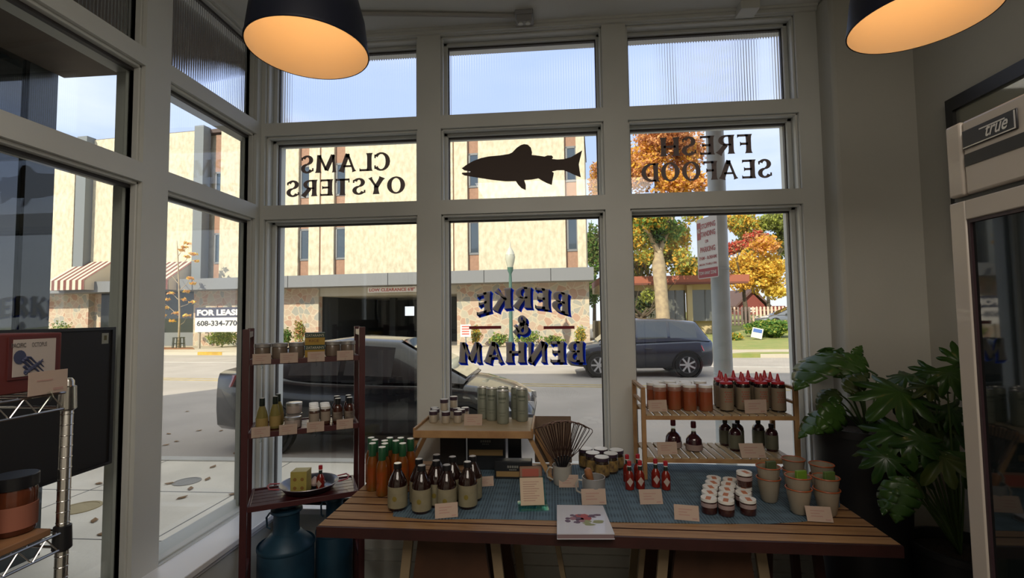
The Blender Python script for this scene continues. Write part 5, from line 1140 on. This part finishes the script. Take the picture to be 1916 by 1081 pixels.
def branchy(g, base, top, r0, spread_, nb, seed, m=0):
    r = random.Random(seed); base = Vector(base); top = Vector(top)
    P = [base.lerp(top, k / 5) + Vector((r.uniform(-.04, .04), r.uniform(-.04, .04), 0)) * (base - top).length * .3 for k in range(6)]; P[0] = base
    g.tube(P, [r0 * (1.1 - .12 * k) for k in range(6)], 10)
    for i in range(nb):
        s_ = P[3 if i % 3 == 0 else 4].lerp(P[5], r.random()); a = 2 * pi * i / nb + r.uniform(-.3, .3); e_ = s_ + Vector((cos(a) * spread_, sin(a) * spread_ * .8, r.uniform(.5, 1.2) * spread_))
        g.tube([s_, s_.lerp(e_, .5) + Vector((0, 0, -.1 * spread_)), e_], [r0 * .45, r0 * .28, r0 * .08], 6)
        for j in range(3):
            e2 = e_ + Vector((r.uniform(-.5, .5), r.uniform(-.5, .5), r.uniform(.1, .6))) * spread_; g.tube([s_.lerp(e_, .45 + .2 * j), e2], [r0 * .18, r0 * .05], 5)
def W(px, py, Y): return at(px, py, Y=Y)
def rad(px, Y): return px * Y / F
# big street tree
p = W(1240, 600, 26); p.z = -.1
t = thing('street_tree', 'tall tree with pale trunk and green and orange autumn crown behind the black car', 'tree', p)
o = Vector(p); g = G(); tp = W(1232, 470, 26) - o
g.tube([(0, 0, 0), (.02, 0, 1.5), (-.05, 0, 3.0), (-.12, 0, tp.z * .85), tp], [.42, .36, .34, .36, .22], 12)
for k, (x, y) in enumerate(((1190, 380), (1270, 360), (1225, 300), (1160, 330), (1300, 320), (1250, 420), (1200, 420))):
    e_ = W(x, y, 26 + (k % 3 - 1)) - o; g.tube([tp * .97, tp.lerp(e_, .5) + Vector((0, 0, .2)), e_], [.16, .10, .03], 6)
g.build('trunk', BARK, t, smooth=60)
B_ = []
for (x, y, rx_, ry_, cs) in ((1215, 300, 42, 50, (2, 0)), (1280, 290, 40, 45, (2, 4, 0)), (1175, 290, 30, 45, (2, 0)), (1240, 262, 70, 34, (2, 4)), (1200, 400, 36, 26, (0, 1, 3)), (1255, 430, 34, 28, (1, 3, 1)), (1290, 400, 28, 24, (0, 3)), (1225, 440, 24, 22, (1, 5)), (1150, 370, 26, 36, (0, 2)), (1255, 350, 50, 30, (0, 2)), (1300, 350, 25, 30, (2, 0)), (1145, 300, 24, 50, (2, 0, 4)), (1310, 270, 28, 40, (2, 4)), (1195, 330, 50, 40, (2, 0, 4)), (1215, 415, 46, 30, (3, 0, 1)), (1280, 440, 30, 40, (3, 0)), (1205, 480, 25, 20, (3, 3, 0)), (1275, 480, 22, 24, (3, 3, 0)), (1180, 445, 20, 24, (3, 0))):
    q = W(x, y, 26) - o; B_.append((q.x, q.y + rl.uniform(-1, 1), q.z, rad(rx_, 26), rad(rx_, 26) * .9, rad(ry_, 26), cs))
foliage('crown', t, B_, 19000, .115, ['gold', 'green', 'orange', 'lime', 'rust', 'dark'], 11, .15)
def simpletree(px, pyb, Y, label, blobs, cols, n_, sz, seed, gz=-.1, tr=.18, name='autumn_tree'):
    p = W(px, pyb, Y); p.z = gz; t = thing(name, label, 'tree', p, 0, 'autumn trees beyond the street'); B_ = []
    zt_ = max((W(b_[0], b_[1], Y) - p).z for b_ in blobs)
    g = G(); branchy(g, (0, 0, 0), (rl.uniform(-.2, .2), 0, zt_ * .6), tr, 1.6, 6, seed); g.build('trunk', BARKD, t, smooth=60)
    for b_ in blobs:
        q = W(b_[0], b_[1], Y) - p; B_.append((q.x, q.y + rl.uniform(-1, 1), q.z, rad(b_[2], Y), rad(b_[2], Y), rad(b_[3], Y), b_[4] if len(b_) > 4 else None))
    foliage('crown', t, [tuple(x for x in b_ if x is not None) for b_ in B_], n_, sz, cols, seed, .2)
simpletree(1218, 600, 40, 'pale green tree seen behind the pale trunk', [(1200, 500, 30, 35), (1240, 470, 45, 40), (1285, 500, 40, 30), (1190, 440, 35, 50)], ['lime', 'olive', 'gold'], 7000, .17, 3)
simpletree(1320, 600, 48, 'low orange tree just above the red-brown roof', [(1280, 505, 30, 15), (1320, 500, 32, 20), (1350, 500, 24, 16)], ['orange', 'rust', 'gold'], 1800, .2, 5)
simpletree(1398, 620, 40, 'golden yellow tree right of the metal pole', [(1425, 510, 60, 40, (0, 1)), (1360, 505, 22, 24, (0,)), (1400, 495, 42, 34, (0, 1)), (1445, 500, 36, 36, (0, 1)), (1380, 530, 26, 18, (0,)), (1450, 545, 30, 16, (1,)), (1425, 460, 34, 22, (0, 2))], ['gold', 'yellow', 'orange'], 12000, .14, 7, .66)
simpletree(1440, 600, 50, 'tall yellow-green tree at the right above the golden tree', [(1385, 420, 34, 26, (0, 2)), (1450, 415, 40, 24, (0, 1)), (1420, 450, 40, 26, (0, 1)), (1475, 450, 26, 40, (1,)), (1360, 410, 22, 20, (2,))], ['lime', 'olive', 'gold'], 11000, .17, 9, .93)
simpletree(1395, 600, 46, 'red maple glowing beside the metal pole', [(1378, 462, 26, 14), (1418, 445, 26, 18), (1365, 470, 18, 10)], ['red', 'rust'], 3500, .14, 13, .8)
simpletree(1112, 610, 47, 'green and gold tree beside the office building corner', [(1112, 470, 24, 60, (0, 1)), (1118, 350, 20, 60, (2, 3)), (1108, 540, 20, 40, (1, 1, 0))], ['olive', 'green', 'gold', 'rust'], 7000, .16, 15)
simpletree(1195, 620, 28, 'low dark tree in front of the house windows', [(1205, 575, 32, 26, (0, 1)), (1215, 555, 22, 18, (1, 2))], ['dark', 'olive', 'lime'], 1800, .12, 17)
def shrub(px0, px1, pyt, Y, label, cols, seed, n_=700, sz=.07, gz=-.1, dep_=None):
    cx = W((px0 + px1) / 2, 600, Y); w = rad((px1 - px0) / 2, Y); h = W((px0 + px1) / 2, pyt, Y).z - gz
    t = thing('shrub', label, 'shrub', (cx.x, cx.y, gz), 0, 'shrubs across the street')
    g = G(); branchy(g, (0, 0, 0), (0, 0, h * .45), .03, min(w, h) * .45, 6, seed); g.build('stem', BARKD, t)
    k = max(1, int(w / h)); B_ = [((-w + (2 * i + 1) * w / k), 0, h * .52, w / k * 1.1, dep_ or min(w, .9), h * .50) for i in range(k)]
    foliage('foliage', t, B_, n_, sz, cols, seed, .1)
def YF_(px, off): q = fq(px, 600); return loc_f(q[0], off).y
shrub(90, 140, 596, YF_(115, 1.2), 'low green shrub before the stone wall at far left', ['green', 'olive', 'lime'], 21)
shrub(383, 450, 615, YF_(415, 1.3), 'wide green shrub under the FOR LEASE board', ['green', 'olive', 'lime'], 22, 1400)
shrub(548, 575, 594, YF_(560, 1.2), 'olive shrub by the garage entrance', ['olive', 'lime', 'rust'], 23)
shrub(520, 550, 612, YF_(535, 1.2), 'small green shrub left of the garage entrance', ['green', 'olive'], 24)
shrub(880, 902, 606, YF_(891, 1.2), 'upright olive shrub at the left of the stone wall hedge', ['olive', 'lime', 'gold'], 25)
shrub(912, 955, 622, YF_(935, 1.3), 'rounded green shrub left of the lamp post', ['green', 'lime', 'olive'], 26, 1000)
shrub(958, 1015, 615, YF_(986, 1.3), 'tall rounded green shrub right of the lamp post', ['green', 'lime', 'olive'], 27, 1200)
shrub(1015, 1056, 626, YF_(1035, 1.3), 'low green shrub at the right end of the hedge', ['green', 'lime', 'olive'], 28, 900)
shrub(1074, 1098, 608, YF_(1085, 1.2), 'yellowish shrub near the building corner', ['lime', 'gold', 'olive'], 29)
shrub(1398, 1486, 597, 28.4, 'large clipped green bush on the lawn at right', ['green', 'lime', 'green'], 30, 9000, .09, .1, 1.1)
shrub(1360, 1390, 622, 27.0, 'low bright green ground plant beside the pole on the lawn', ['lime', 'green', 'gold'], 31, 600, .07, -.02)
# young street tree with guard
p = at(334, 651, Z=-.1); t = thing('young_tree', 'thin young tree with sparse gold leaves across the street at left', 'tree', p); Yt = p.y
g = G(); g.tube([(0, 0, 0), (.02, 0, 2), W(333, 480, Yt) - p, W(331, 450, Yt) - p], [.06, .05, .03, .01], 8)
BR = [((334, 590), (305, 565)), ((334, 575), (362, 560)), ((334, 545), (358, 515)), ((333, 530), (312, 505)), ((333, 500), (358, 470)), ((333, 480), (345, 450)), ((333, 560), (318, 545)), ((334, 610), (350, 592))]
for a, b_ in BR: A_ = W(*a, Yt) - p; C_ = W(*b_, Yt) - p; g.tube([A_, A_.lerp(C_, .5) + Vector((0, .1, -.06)), C_], [.02, .014, .006], 5)
g.build('trunk', BARK, t, smooth=60)
B_ = [];
for x, y in ((352, 455), (345, 462), (362, 475), (350, 480), (340, 468), (368, 488), (355, 520), (362, 530), (348, 545), (320, 548), (312, 560), (360, 565), (345, 560), (330, 585), (350, 590), (310, 575), (305, 590), (322, 600)):
    q = W(x, y, Yt) - p; B_.append((q.x, q.y, q.z, .22, .3, .09))
foliage('leaves', t, B_, 420, .10, ['gold', 'orange', 'yellow'], 33, .1)
t = thing('tree_guard', 'dark iron guard round the foot of the young street tree', 'tree guard', (p.x, p.y, -.085))
for k in range(10): a = 2 * pi * k / 10; G().bar((.32 * cos(a), .32 * sin(a), 0), (.28 * cos(a), .28 * sin(a), .62), .025).build('bar', BLACK, t)
for z in (.25, .60): G().tube([(.31 * cos(2 * pi * i / 20), .31 * sin(2 * pi * i / 20), z) for i in range(20)], .018, 5, closed=True).build('ring', BLACK, t)

# ================================================================ STREET FURNITURE
LG = mat('lamp_green', (.05, .12, .09), .5)
Yl = fk(at(955, 650, Y=23).x, .6); p = at(956, 600, Y=Yl); t = thing('street_lamp', 'green street lamp with pale acorn globe across the road', 'street lamp', (p.x, p.y, -.1))
zg = at(954, 500, Y=Yl).z + .1; zt_ = at(954, 458, Y=Yl).z + .1
G().lathe([(.20, 0), (.20, .15), (.13, .5), (.085, .9), (.07, zg - .5), (.06, zg - .3), (.13, zg - .15), (.14, zg)], 20).build('pole', LG, t, smooth=40)
hh = zt_ - zg; G().lathe([(.13, zg), (.20, zg + hh * .25), (.235, zg + hh * .45), (.21, zg + hh * .55)], 20).build('globe', mat('lamp_globe', (.62, .62, .50), .3, trans=.3), t, smooth=50)
G().lathe([(.22, zg + hh * .55), (.17, zg + hh * .68), (.10, zg + hh * .82), (.03, zg + hh * .9), (.03, zg + hh), (.005, zg + hh * 1.2)], 20).build('cap', mat('globe_cap', (.50, .50, .42), .4), t, smooth=40)
Yp = 5.25; p = at(1350, 600, Y=Yp); t = thing('metal_pole', 'thick pale galvanised metal pole at the kerb outside the right window', 'pole', (p.x, p.y, -.1))
GAL = mat('galvanised', (.50, .53, .53), .55, .1, c2=(.40, .43, .43), scale=4)
G().lathe([(.20, 0), (.20, .03), (.105, .05), (.095, .4), (.082, 8.5)], 32).build('shaft', GAL, t, smooth=40)
for zz in (1.05, 2.15): G().lathe([(.0925, zz), (.098, zz + .003), (.098, zz + .018), (.0925, zz + .021)], 32).build('strap', GAL, t)
# no stopping sign
a = at(1305, 410, Y=Yp); zt_, zb_ = at(1318, 408, Y=Yp - .1).z, at(1318, 521, Y=Yp - .1).z
sc_ = at(1336, 465, Y=Yp - .25); hs = zt_ - zb_; wd_ = .37
far_ = at(1304.5, 465, Y=Yp + .02)
dx = sc_.x - far_.x; dy_ = sqrt(max(wd_ ** 2 - dx ** 2, .01)); ang_ = atan2(-dy_ * 0.9, dx)
# sign turned well away from the shop; near edge at the left
dx = abs(sc_.x - far_.x); sa_ = -math.acos(min(.9, (dx + .012) / (wd_ * .97)))
t = thing('parking_sign', 'white and red no stopping sign fixed to the metal pole', 'sign', (far_.x, Yp + .02, zb_), sa_)
W_ = wd_ * .97; g = G(); rr = .025; P = []
for (cx_, cz_, a0) in ((W_ - rr, rr, -90), (W_ - rr, hs - rr, 0), (rr, hs - rr, 90), (rr, rr, 180)):
    for k in range(5): a = radians(a0 + k * 22.5); P.append((cx_ + rr * cos(a), cz_ + rr * sin(a)))
g.prism(P, 0, .004); g.build('plate', mat('sign_plate_white', (.62, .58, .54), .5), t, smooth=0)
SRED = mat('sign_maroon', (.34, .04, .06), .5)
G().box(.012, -.0015, .010, W_ - .012, 0, .105).box(.010, -.0015, hs - .22, .075, 0, hs - .04).build('red_field', SRED, t, smooth=0)
g = G()
for txt, x0_, w_, z_, h_ in (('NO', .018, .05, hs - .15, .05), ):
    text(g, txt, (x0_, -.004, z_), (1, 0, 0), (0, 0, 1), w_, h_, offset=.02)
text(g, 'TOW AWAY ZONE', (.03, -.004, .04), (1, 0, 0), (0, 0, 1), W_ - .06, .035, offset=.02); g.build('white_lettering', mat('sign_plate_white', (0, 0, 0)), t, smooth=0)
g = G()
for txt, x0_, w_, z_, h_ in (('STOPPING', .085, W_ - .11, hs - .115, .055), ('STANDING', .06, W_ - .09, hs - .20, .055), ('OR', W_ / 2 - .03, .06, hs - .265, .03), ('PARKING', .06, W_ - .10, hs - .36, .055), ('7AM - 8:30AM', .035, W_ - .06, hs - .44, .035), ('MON THRU FRI', .035, W_ - .06, hs - .50, .022)):
    text(g, txt, (x0_, -.003, z_), (1, 0, 0), (0, 0, 1), w_, h_, offset=.02)
g.build('red_lettering', SRED, t, smooth=0)
G().box(W_ * .45, .004, hs * .3, W_ * .6, .02, hs * .34).bar((W_ * .5, .012, hs * .32), (W_ * .5 + .03, .09, hs * .32), .02).build('bracket', GAL, t)
# small sign at the hedge
q = fq(871, 620, 2.0); t = thing('small_notice', 'small white and red notice on a short post left of the hedge', 'sign', loc_f(q[0], 2.0), -AL)
zt_, zb_ = fq(871, 607, 2)[1] + .1, fq(871, 630, 2)[1] + .1; w_ = .28
G().box(-w_, 0, zb_, w_, .03, zt_).build('board', MATS['sign_white'], t); G().box(-.03, .03, 0, .03, .07, zt_).build('post', FAS, t)
g = G()
for k in range(4): g.box(-w_ * .7, -.006, zt_ - .14 - k * .13, w_ * .7, -.001, zt_ - .07 - k * .13)
g.build('print', mat('notice_red', (.50, .12, .10), .7), t)
# lawn, house, fence, yard sign
GRS = mat('lawn_grass', (.22, .27, .07), .95, c2=(.32, .30, .10), scale=1.5, bump=.6, bscale=20)
def strip(n_, px0_, px1_, ya, yb, za, zb2, Y0, Y1, m):
    x0_, x1_ = at(px0_, 640, Y=Y0).x, at(px1_, 640, Y=Y0).x
    return G().hexa([(x0_, Y0, -.3), (40, Y0, -.3), (60, Y1, -.3), (x0_ * 1.2, Y1, -.3), (x0_, Y0, za), (40, Y0, za), (60, Y1, zb2), (x0_ * 1.2, Y1, zb2)]).build(n_, m, kind='structure', smooth=0)
xk = at(1365, 660, Y=24).x
yk = fk(xk + 2)
strip('floor_verge', 1350, 1600, 0, 0, -.09, -.09, yk + .25, yk + 1.1, GRS)
gzf = lambda Y: -.08 + (Y - yk - 2.8) * .041
strip('floor_lawn', 1350, 1600, 0, 0, -.08, gzf(66), yk + 2.8, 66, GRS)
G().hexa([(at(1372, 630, Y=29).x, yk + 3, -.05), (at(1500, 650, Y=26).x, yk + 3, -.05), (at(1490, 640, Y=28).x, 29, .06), (at(1375, 620, Y=30).x, 31, .12), (at(1372, 630, Y=29).x, yk + 3, -.03), (at(1500, 650, Y=26).x, yk + 3, -.03), (at(1490, 640, Y=28).x, 29, .12), (at(1375, 620, Y=30).x, 31, .18)]).build('floor_path', CONF, kind='structure', smooth=0) if False else None
Yh = 31
t = thing('low_house', 'low house with flat red-brown roof and cream columns behind the black car', 'house', (at(1250, 600, Y=Yh).x, Yh, -.1))
ox_ = at(1250, 600, Y=Yh).x
def hz(y): return at(1250, y, Y=Yh).z + .1
def hx(x): return at(x, 550, Y=Yh).x - ox_
RF = mat('rust_roof', (.33, .10, .055), .7)
G().box(hx(1120), -1.0, hz(531), hx(1391), 5, hz(518)).build('roof', RF, t); G().box(hx(1120), -1.05, hz(534), hx(1388), -.8, hz(530.5)).build('gutter', mat('rust_dark', (.16, .05, .03), .7), t)
CRW = mat('cream_wall', (.55, .44, .24), .85)
G().box(hx(1120), .0, hz(543), hx(1360), 4.6, hz(531)).box(hx(1120), .5, 0, hx(1355), 4.6, hz(600)).build('wall', CRW, t)
for x in (1160, 1288, 1352): G().box(hx(x) - .16, -.3, 0, hx(x) + .16, .0, hz(534)).build('column', CRW, t)
for a, b_ in ((1180, 1240), (1246, 1283), (1293, 1348)): w_ = G().box(hx(a), .1, hz(601), hx(b_), .3, hz(543)).build('window', mat('house_glass', (.10, .10, .08), .1, coat=.6), t); G().box((hx(a) + hx(b_)) / 2 - .04, .06, hz(601), (hx(a) + hx(b_)) / 2 + .04, .11, hz(543)).build('mullion', FAS, w_)
t = thing('red_house', 'distant dark red house with gabled roof behind the fence', 'house', (at(1408, 590, Y=56).x, 56, gzf(56) - .05))
ww = rad(26, 56); z1 = at(1408, 572, Y=56).z - gzf(56); z2 = at(1408, 546, Y=56).z - gzf(56)
REDH = mat('red_siding', (.22, .05, .04), .8); G().prism([(-ww, 0), (ww * 2.2, 0), (ww * 2.2, z1), (ww * .9, z1), (0, z2), (-ww, z1)], 0, 8).build('wall', REDH, t, smooth=0)
G().prism([(-ww * 1.2, z1 - .2), (0, z2 + .15), (ww * 1.2, z1 - .2), (ww * 1.2, z1 + .05), (0, z2 + .5), (-ww * 1.2, z1 + .05)], -.4, 8.2).build('roof', mat('brown_shingle', (.12, .07, .06), .9), t, smooth=0)
G().box(-.6, -.05, z1 * .35, .3, .02, z1 * .85).build('window', MATS['sign_white'], t)
G().box(ww * 1.1, -.05, .5, ww * 2.0, .02, z1 * .8).build('door', mat('bright_red_door', (.5, .04, .03), .6), t)
Yf = 38.6; t = thing('picket_fence', 'pinkish wooden picket fence at the back of the lawn', 'fence', (0, Yf, 0)); xa, xb = at(1352, 590, Y=Yf).x, at(1478, 590, Y=Yf).x
zt_, zb_ = at(1410, 573, Y=Yf).z, gzf(38.6) - .03; PKT = mat('pink_pickets', (.80, .55, .42), .8)
nn_ = 18
for k in range(nn_):
    x = xa + (xb - xa) * k / nn_; G().prism([(x, zb_), (x + .15, zb_), (x + .15, zt_ - .08), (x + .075, zt_), (x, zt_ - .08)], 0, .03).build('picket', PKT, t, smooth=0)
G().box(xa, .03, zb_ + .3, xb, .08, zb_ + .4).box(xa, .03, zt_ - .35, xb, .08, zt_ - .25).build('rail', mat('fence_rail', (.34, .18, .12), .8), t)
q = at(1413, 640, Z=-.03); t = thing('yard_sign', 'small tilted white and blue yard sign on the lawn', 'sign', (q.x, q.y, -.06), -.2)
w_ = rad(9, q.y); h0 = at(1413, 632, Y=q.y).z + .06; h1 = at(1413, 613, Y=q.y).z + .06; R = Matrix.Rotation(.22, 4, 'Y')
G().box(-w_, 0, h0, w_, .02, h1, M=R).build('panel', MATS['sign_white'], t); G().box(-w_ * .8, -.006, h0 + (h1 - h0) * .55, w_ * .8, -.001, h0 + (h1 - h0) * .9, M=R).build('print', mat('yard_blue', (.08, .16, .45), .6), t)
G().box(-w_, .005, 0, -w_ + .02, .02, h1 * .9, M=R).box(w_ - .02, .005, 0, w_, .02, h1 * .9, M=R).build('stake', FAS, t)

# ================================================================ CARS
TYRE = mat('tyre', (.015, .015, .015), .8); RIM = mat('alloy_rim', (.62, .62, .64), .3, .6)
def car(name, label, loc, rz, Lc, Wc, paint, body, cabin, wheels, wr, tail=(), group=None, light_z=.75):
    """body: stations (x, z_bottom, z_shoulder, half width); cabin: (x, z_base, z_roof, half base, half roof)"""
    t = thing(name, label, 'car', loc, rz, group)
    g = G(); vs = []; K = None
    for (x, zb_, zt_, hw) in body:
        sec = [(hw * .86, zb_), (hw * .97, zb_ + .07), (hw, zb_ + (zt_ - zb_) * .35), (hw, zb_ + (zt_ - zb_) * .62), (hw * .975, zt_ - .10), (hw * .93, zt_ - .02), (hw * .80, zt_ + .008), (hw * .4, zt_ + .03), (0, zt_ + .035)]
        full = [(-y, z) for y, z in sec] + [(y, z) for y, z in reversed(sec[:-1])]; K = len(full); vs += [(x, y, z) for y, z in full]
    fs = [(i * K + k, i * K + (k + 1) % K, (i + 1) * K + (k + 1) % K, (i + 1) * K + k) for i in range(len(body) - 1) for k in range(K)]
    fs += [tuple(range(K)), tuple(reversed(range((len(body) - 1) * K, len(body) * K)))]
    g.add(vs, fs); g.build('body', paint, t, smooth=50)
    g = G(); vs = []; gl = G()
    for (x, z0, z1, hb, hr) in cabin:
        sec = [(hb, z0), (hb * .99, z0 + (z1 - z0) * .08), (hr + (hb - hr) * .12, z1 - .06), (hr * .93, z1 - .015), (hr * .5, z1 + .012), (0, z1 + .018)]
        full = [(-y, z) for y, z in sec] + [(y, z) for y, z in reversed(sec[:-1])]; K = len(full); vs += [(x, y, z) for y, z in full]
    nC = len(cabin); fs = [(i * K + k, i * K + k + 1, (i + 1) * K + k + 1, (i + 1) * K + k) for i in range(nC - 1) for k in range(K - 1)] + [tuple(range(K)), tuple(reversed(range((nC - 1) * K, nC * K)))]
    g.add(vs, fs); g.build('cabin', paint, t, smooth=40)
    # side glass between pillars, windscreen and rear screen lying on the cabin surface
    for sgn in (-1, 1):
        for i in range(1, nC - 2):
            A_, C_ = cabin[i], cabin[i + 1]
            def pt(c_, f_, x_): hy = c_[3] * .99 + ((c_[4] + (c_[3] - c_[4]) * .12) - c_[3] * .99) * f_; z_ = c_[1] + (c_[2] - c_[1]) * .08 + (c_[2] - .06 - c_[1] - (c_[2] - c_[1]) * .08) * f_; return (x_, sgn * (hy + .006), z_)
            xa_, xb_ = (A_[0] + .04, C_[0] - .04) if C_[0] > A_[0] else (A_[0] - .04, C_[0] + .04)
            V = [pt(A_, .08, xa_), pt(C_, .08, xb_), pt(C_, .94, xb_), pt(A_, .94, xa_)]
            G().add(V + [(v[0], v[1] - sgn * .008, v[2]) for v in V], [(0, 1, 2, 3), (7, 6, 5, 4), (0, 4, 5, 1), (1, 5, 6, 2), (2, 6, 7, 3), (3, 7, 4, 0)]).build('side_window', TINT, t, smooth=0)
    for i, nmw in ((0, 'rear_window'), (nC - 2, 'windscreen')):
        A_, C_ = cabin[i], cabin[i + 1]
        lo, hi = (A_, C_) if A_[2] < C_[2] else (C_, A_)
        n3 = Vector((-(hi[2] - lo[2]), 0, hi[0] - lo[0])).normalized(); n3 = n3 if n3.z > 0 else -n3
        V = [Vector((lo[0], sy_ * lo[4] * .84, lo[2] + .012)) for sy_ in (-1, 1)] + [Vector((hi[0], sy_ * hi[4] * .84, hi[2] + .006)) for sy_ in (1, -1)]
        V = [v + n3 * .012 for v in V]; G().add(V + [v - n3 * .008 for v in V], [(0, 1, 2, 3), (7, 6, 5, 4), (0, 4, 5, 1), (1, 5, 6, 2), (2, 6, 7, 3), (3, 7, 4, 0)]).build(nmw, TINT, t, smooth=0)
    for x in wheels:
        for sgn in (-1, 1):
            hw = Wc / 2; M = Matrix.Translation((x, sgn * (hw - .10), wr)) @ Matrix.Rotation(-sgn * pi / 2, 4, 'X')
            w = G().lathe([(wr * .62, -.11), (wr * .96, -.11), (wr, -.08), (wr, .08), (wr * .95, .112), (wr * .66, .115)], 32, M=M).build('wheel', TYRE, t, smooth=40)
            g = G(); g.lathe([(wr * .66, .09), (wr * .68, .116), (wr * .60, .118), (wr * .58, .07), (.001, .07)], 32, M=M)
            g.build('rim', mat('rim_recess', (.10, .10, .11), .5, .5), w)
            g = G()
            for k in range(7):
                a = 2 * pi * k / 7; g.bar(M @ Vector((.03 * cos(a), .03 * sin(a), .108)), M @ Vector((wr * .62 * cos(a), wr * .62 * sin(a), .112)), .05, .02, up=(0, 1, 0))
            g.lathe([(.06, .09), (.06, .122), (.001, .125)], 16, M=M); g.shell([(wr * .56, .112), (wr * .57, .122), (wr * .66, .122), (wr * .67, .112)], 32) if False else None
            g.build('spokes', RIM, w)
            G().lathe([(wr * 1.16, -.02), (wr * 1.16, .108), (wr * 1.02, .108), (wr * 1.02, -.02)], 32, M=M).build('wheel_arch', BLACK, t)
    x0, x1 = body[0][0], body[-1][0]; hz_ = body[-3][2] - .10
    for sgn in (-1, 1):
        G().hexa([(x0 - .01, sgn * Wc * .30, light_z), (x0 + .35, sgn * Wc * .50, light_z + .0), (x0 + .35, sgn * Wc * .45, light_z + .02), (x0 + .05, sgn * Wc * .28, light_z), (x0 - .0, sgn * Wc * .30, light_z + .15), (x0 + .40, sgn * Wc * .485, light_z + .16), (x0 + .4, sgn * Wc * .44, light_z + .16), (x0 + .05, sgn * Wc * .28, light_z + .15)]).build('tail_light', mat('tail_light', (.55, .03, .03), .2, coat=1), t)
        G().hexa([(x1 + .01, sgn * Wc * .25, hz_ - .12), (x1 - .35, sgn * Wc * .485, hz_ - .08), (x1 - .35, sgn * Wc * .44, hz_ - .08), (x1 - .05, sgn * Wc * .24, hz_ - .12), (x1 - .0, sgn * Wc * .25, hz_ - .02), (x1 - .40, sgn * Wc * .48, hz_ + .03), (x1 - .4, sgn * Wc * .43, hz_ + .03), (x1 - .05, sgn * Wc * .24, hz_ - .02)]).build('headlight', mat('headlight', (.55, .55, .55), .15, coat=1), t)
        xm = cabin[-2][0] + (cabin[-1][0] - cabin[-2][0]) * .45
        G().hexa([(xm, sgn * Wc * .47, cabin[1][1] + .03), (xm + .16, sgn * Wc * .48, cabin[1][1] + .04), (xm + .10, sgn * (Wc * .48 + .18), cabin[1][1] + .04), (xm, sgn * (Wc * .48 + .17), cabin[1][1] + .03), (xm, sgn * Wc * .47, cabin[1][1] + .15), (xm + .13, sgn * Wc * .48, cabin[1][1] + .13), (xm + .08, sgn * (Wc * .48 + .17), cabin[1][1] + .15), (xm, sgn * (Wc * .48 + .17), cabin[1][1] + .17)]).build('side_mirror', paint, t, bevel=.02)
        for xd in wheels[0] * .15, (wheels[0] + wheels[1]) / 2 + .55: G().bar((xd - .10, sgn * (Wc / 2 + .012), light_z + .08), (xd + .10, sgn * (Wc / 2 + .012), light_z + .08), .02, .03).build('door_handle', paint, t)
    return t
BLK = mat('black_car_paint', (.010, .011, .014), .25, coat=.55, spec=.5); NVY = mat('navy_car_paint', (.012, .016, .03), .15, coat=1)
# dark SUV driving left on the far lane
nY = at(1310, 706, Z=RDZ).y; xf = at(1062, 650, Y=nY).x; xr = at(1343, 650, Y=nY).x; Ls = xr - xf
sv_ = Ls / 4.6
body = [(-2.25, .42, .98, .72), (-2.15, .30, 1.06, .86), (-1.7, .28, 1.08, .92), (-1.0, .26, 1.06, .93), (0, .25, 1.02, .93), (.9, .26, 1.00, .93), (1.35, .28, .98, .92), (1.9, .30, .90, .88), (2.2, .33, .80, .80), (2.33, .42, .66, .66)]
cabin = [(-2.12, 1.02, 1.10, .84, .72), (-1.75, 1.04, 1.58, .88, .64), (-.85, 1.03, 1.68, .90, .66), (.15, 1.0, 1.68, .90, .66), (.62, .98, 1.52, .90, .64), (1.30, .96, 1.02, .88, .74)]
car('suv', 'dark navy SUV driving left on the street behind the shop lettering', ((xf + xr) / 2, nY + .93, RDZ), pi - .0, Ls, 1.86, NVY, [tuple([b_[0] * sv_] + list(b_[1:])) for b_ in body], [tuple([b_[0] * sv_] + list(b_[1:])) for b_ in cabin], (-1.38 * sv_, 1.33 * sv_), .36)
# black saloon parked at the near kerb
body = [(-2.25, .45, 1.02, .68), (-2.15, .30, 1.10, .82), (-1.6, .26, 1.08, .89), (-.8, .24, .99, .90), (.2, .23, .96, .90), (1.0, .24, .94, .90), (1.5, .26, .88, .88), (1.95, .28, .76, .82), (2.2, .32, .64, .72), (2.28, .40, .54, .60)]
cabin = [(-1.95, 1.02, 1.12, .78, .66), (-1.15, .98, 1.46, .84, .58), (-.35, .97, 1.55, .86, .60), (.40, .95, 1.50, .86, .59), (1.35, .93, .98, .84, .70)]
xr_ = at(403, 740, Y=6.5).x; 
car('saloon_car', 'black saloon car parked at the near kerb outside the window', (xr_ + 2.22, 7.25, RDZ), 0, 4.5, 1.8, BLK, body, cabin, (-1.36, 1.36), .33, light_z=.90)
p = at(1462, 600, Y=43); body_s = [(-2.2, .4, .8, .7), (-2.0, .3, .9, .85), (0, .25, .9, .88), (1.4, .28, .85, .86), (2.2, .4, .6, .65)]
car('distant_car', 'silver grey car parked far off beyond the lawn', (at(1478, 600, Y=36).x, 36, gzf(36) + .02), pi, 4.4, 1.76, mat('silver_paint', (.20, .21, .23), .3, .5, coat=.6), body_s, [(-1.7, .85, .9, .8, .6), (-1.0, .88, 1.35, .84, .58), (0, .88, 1.42, .84, .6), (1.2, .86, .9, .82, .7)], (-1.35, 1.35), .32)
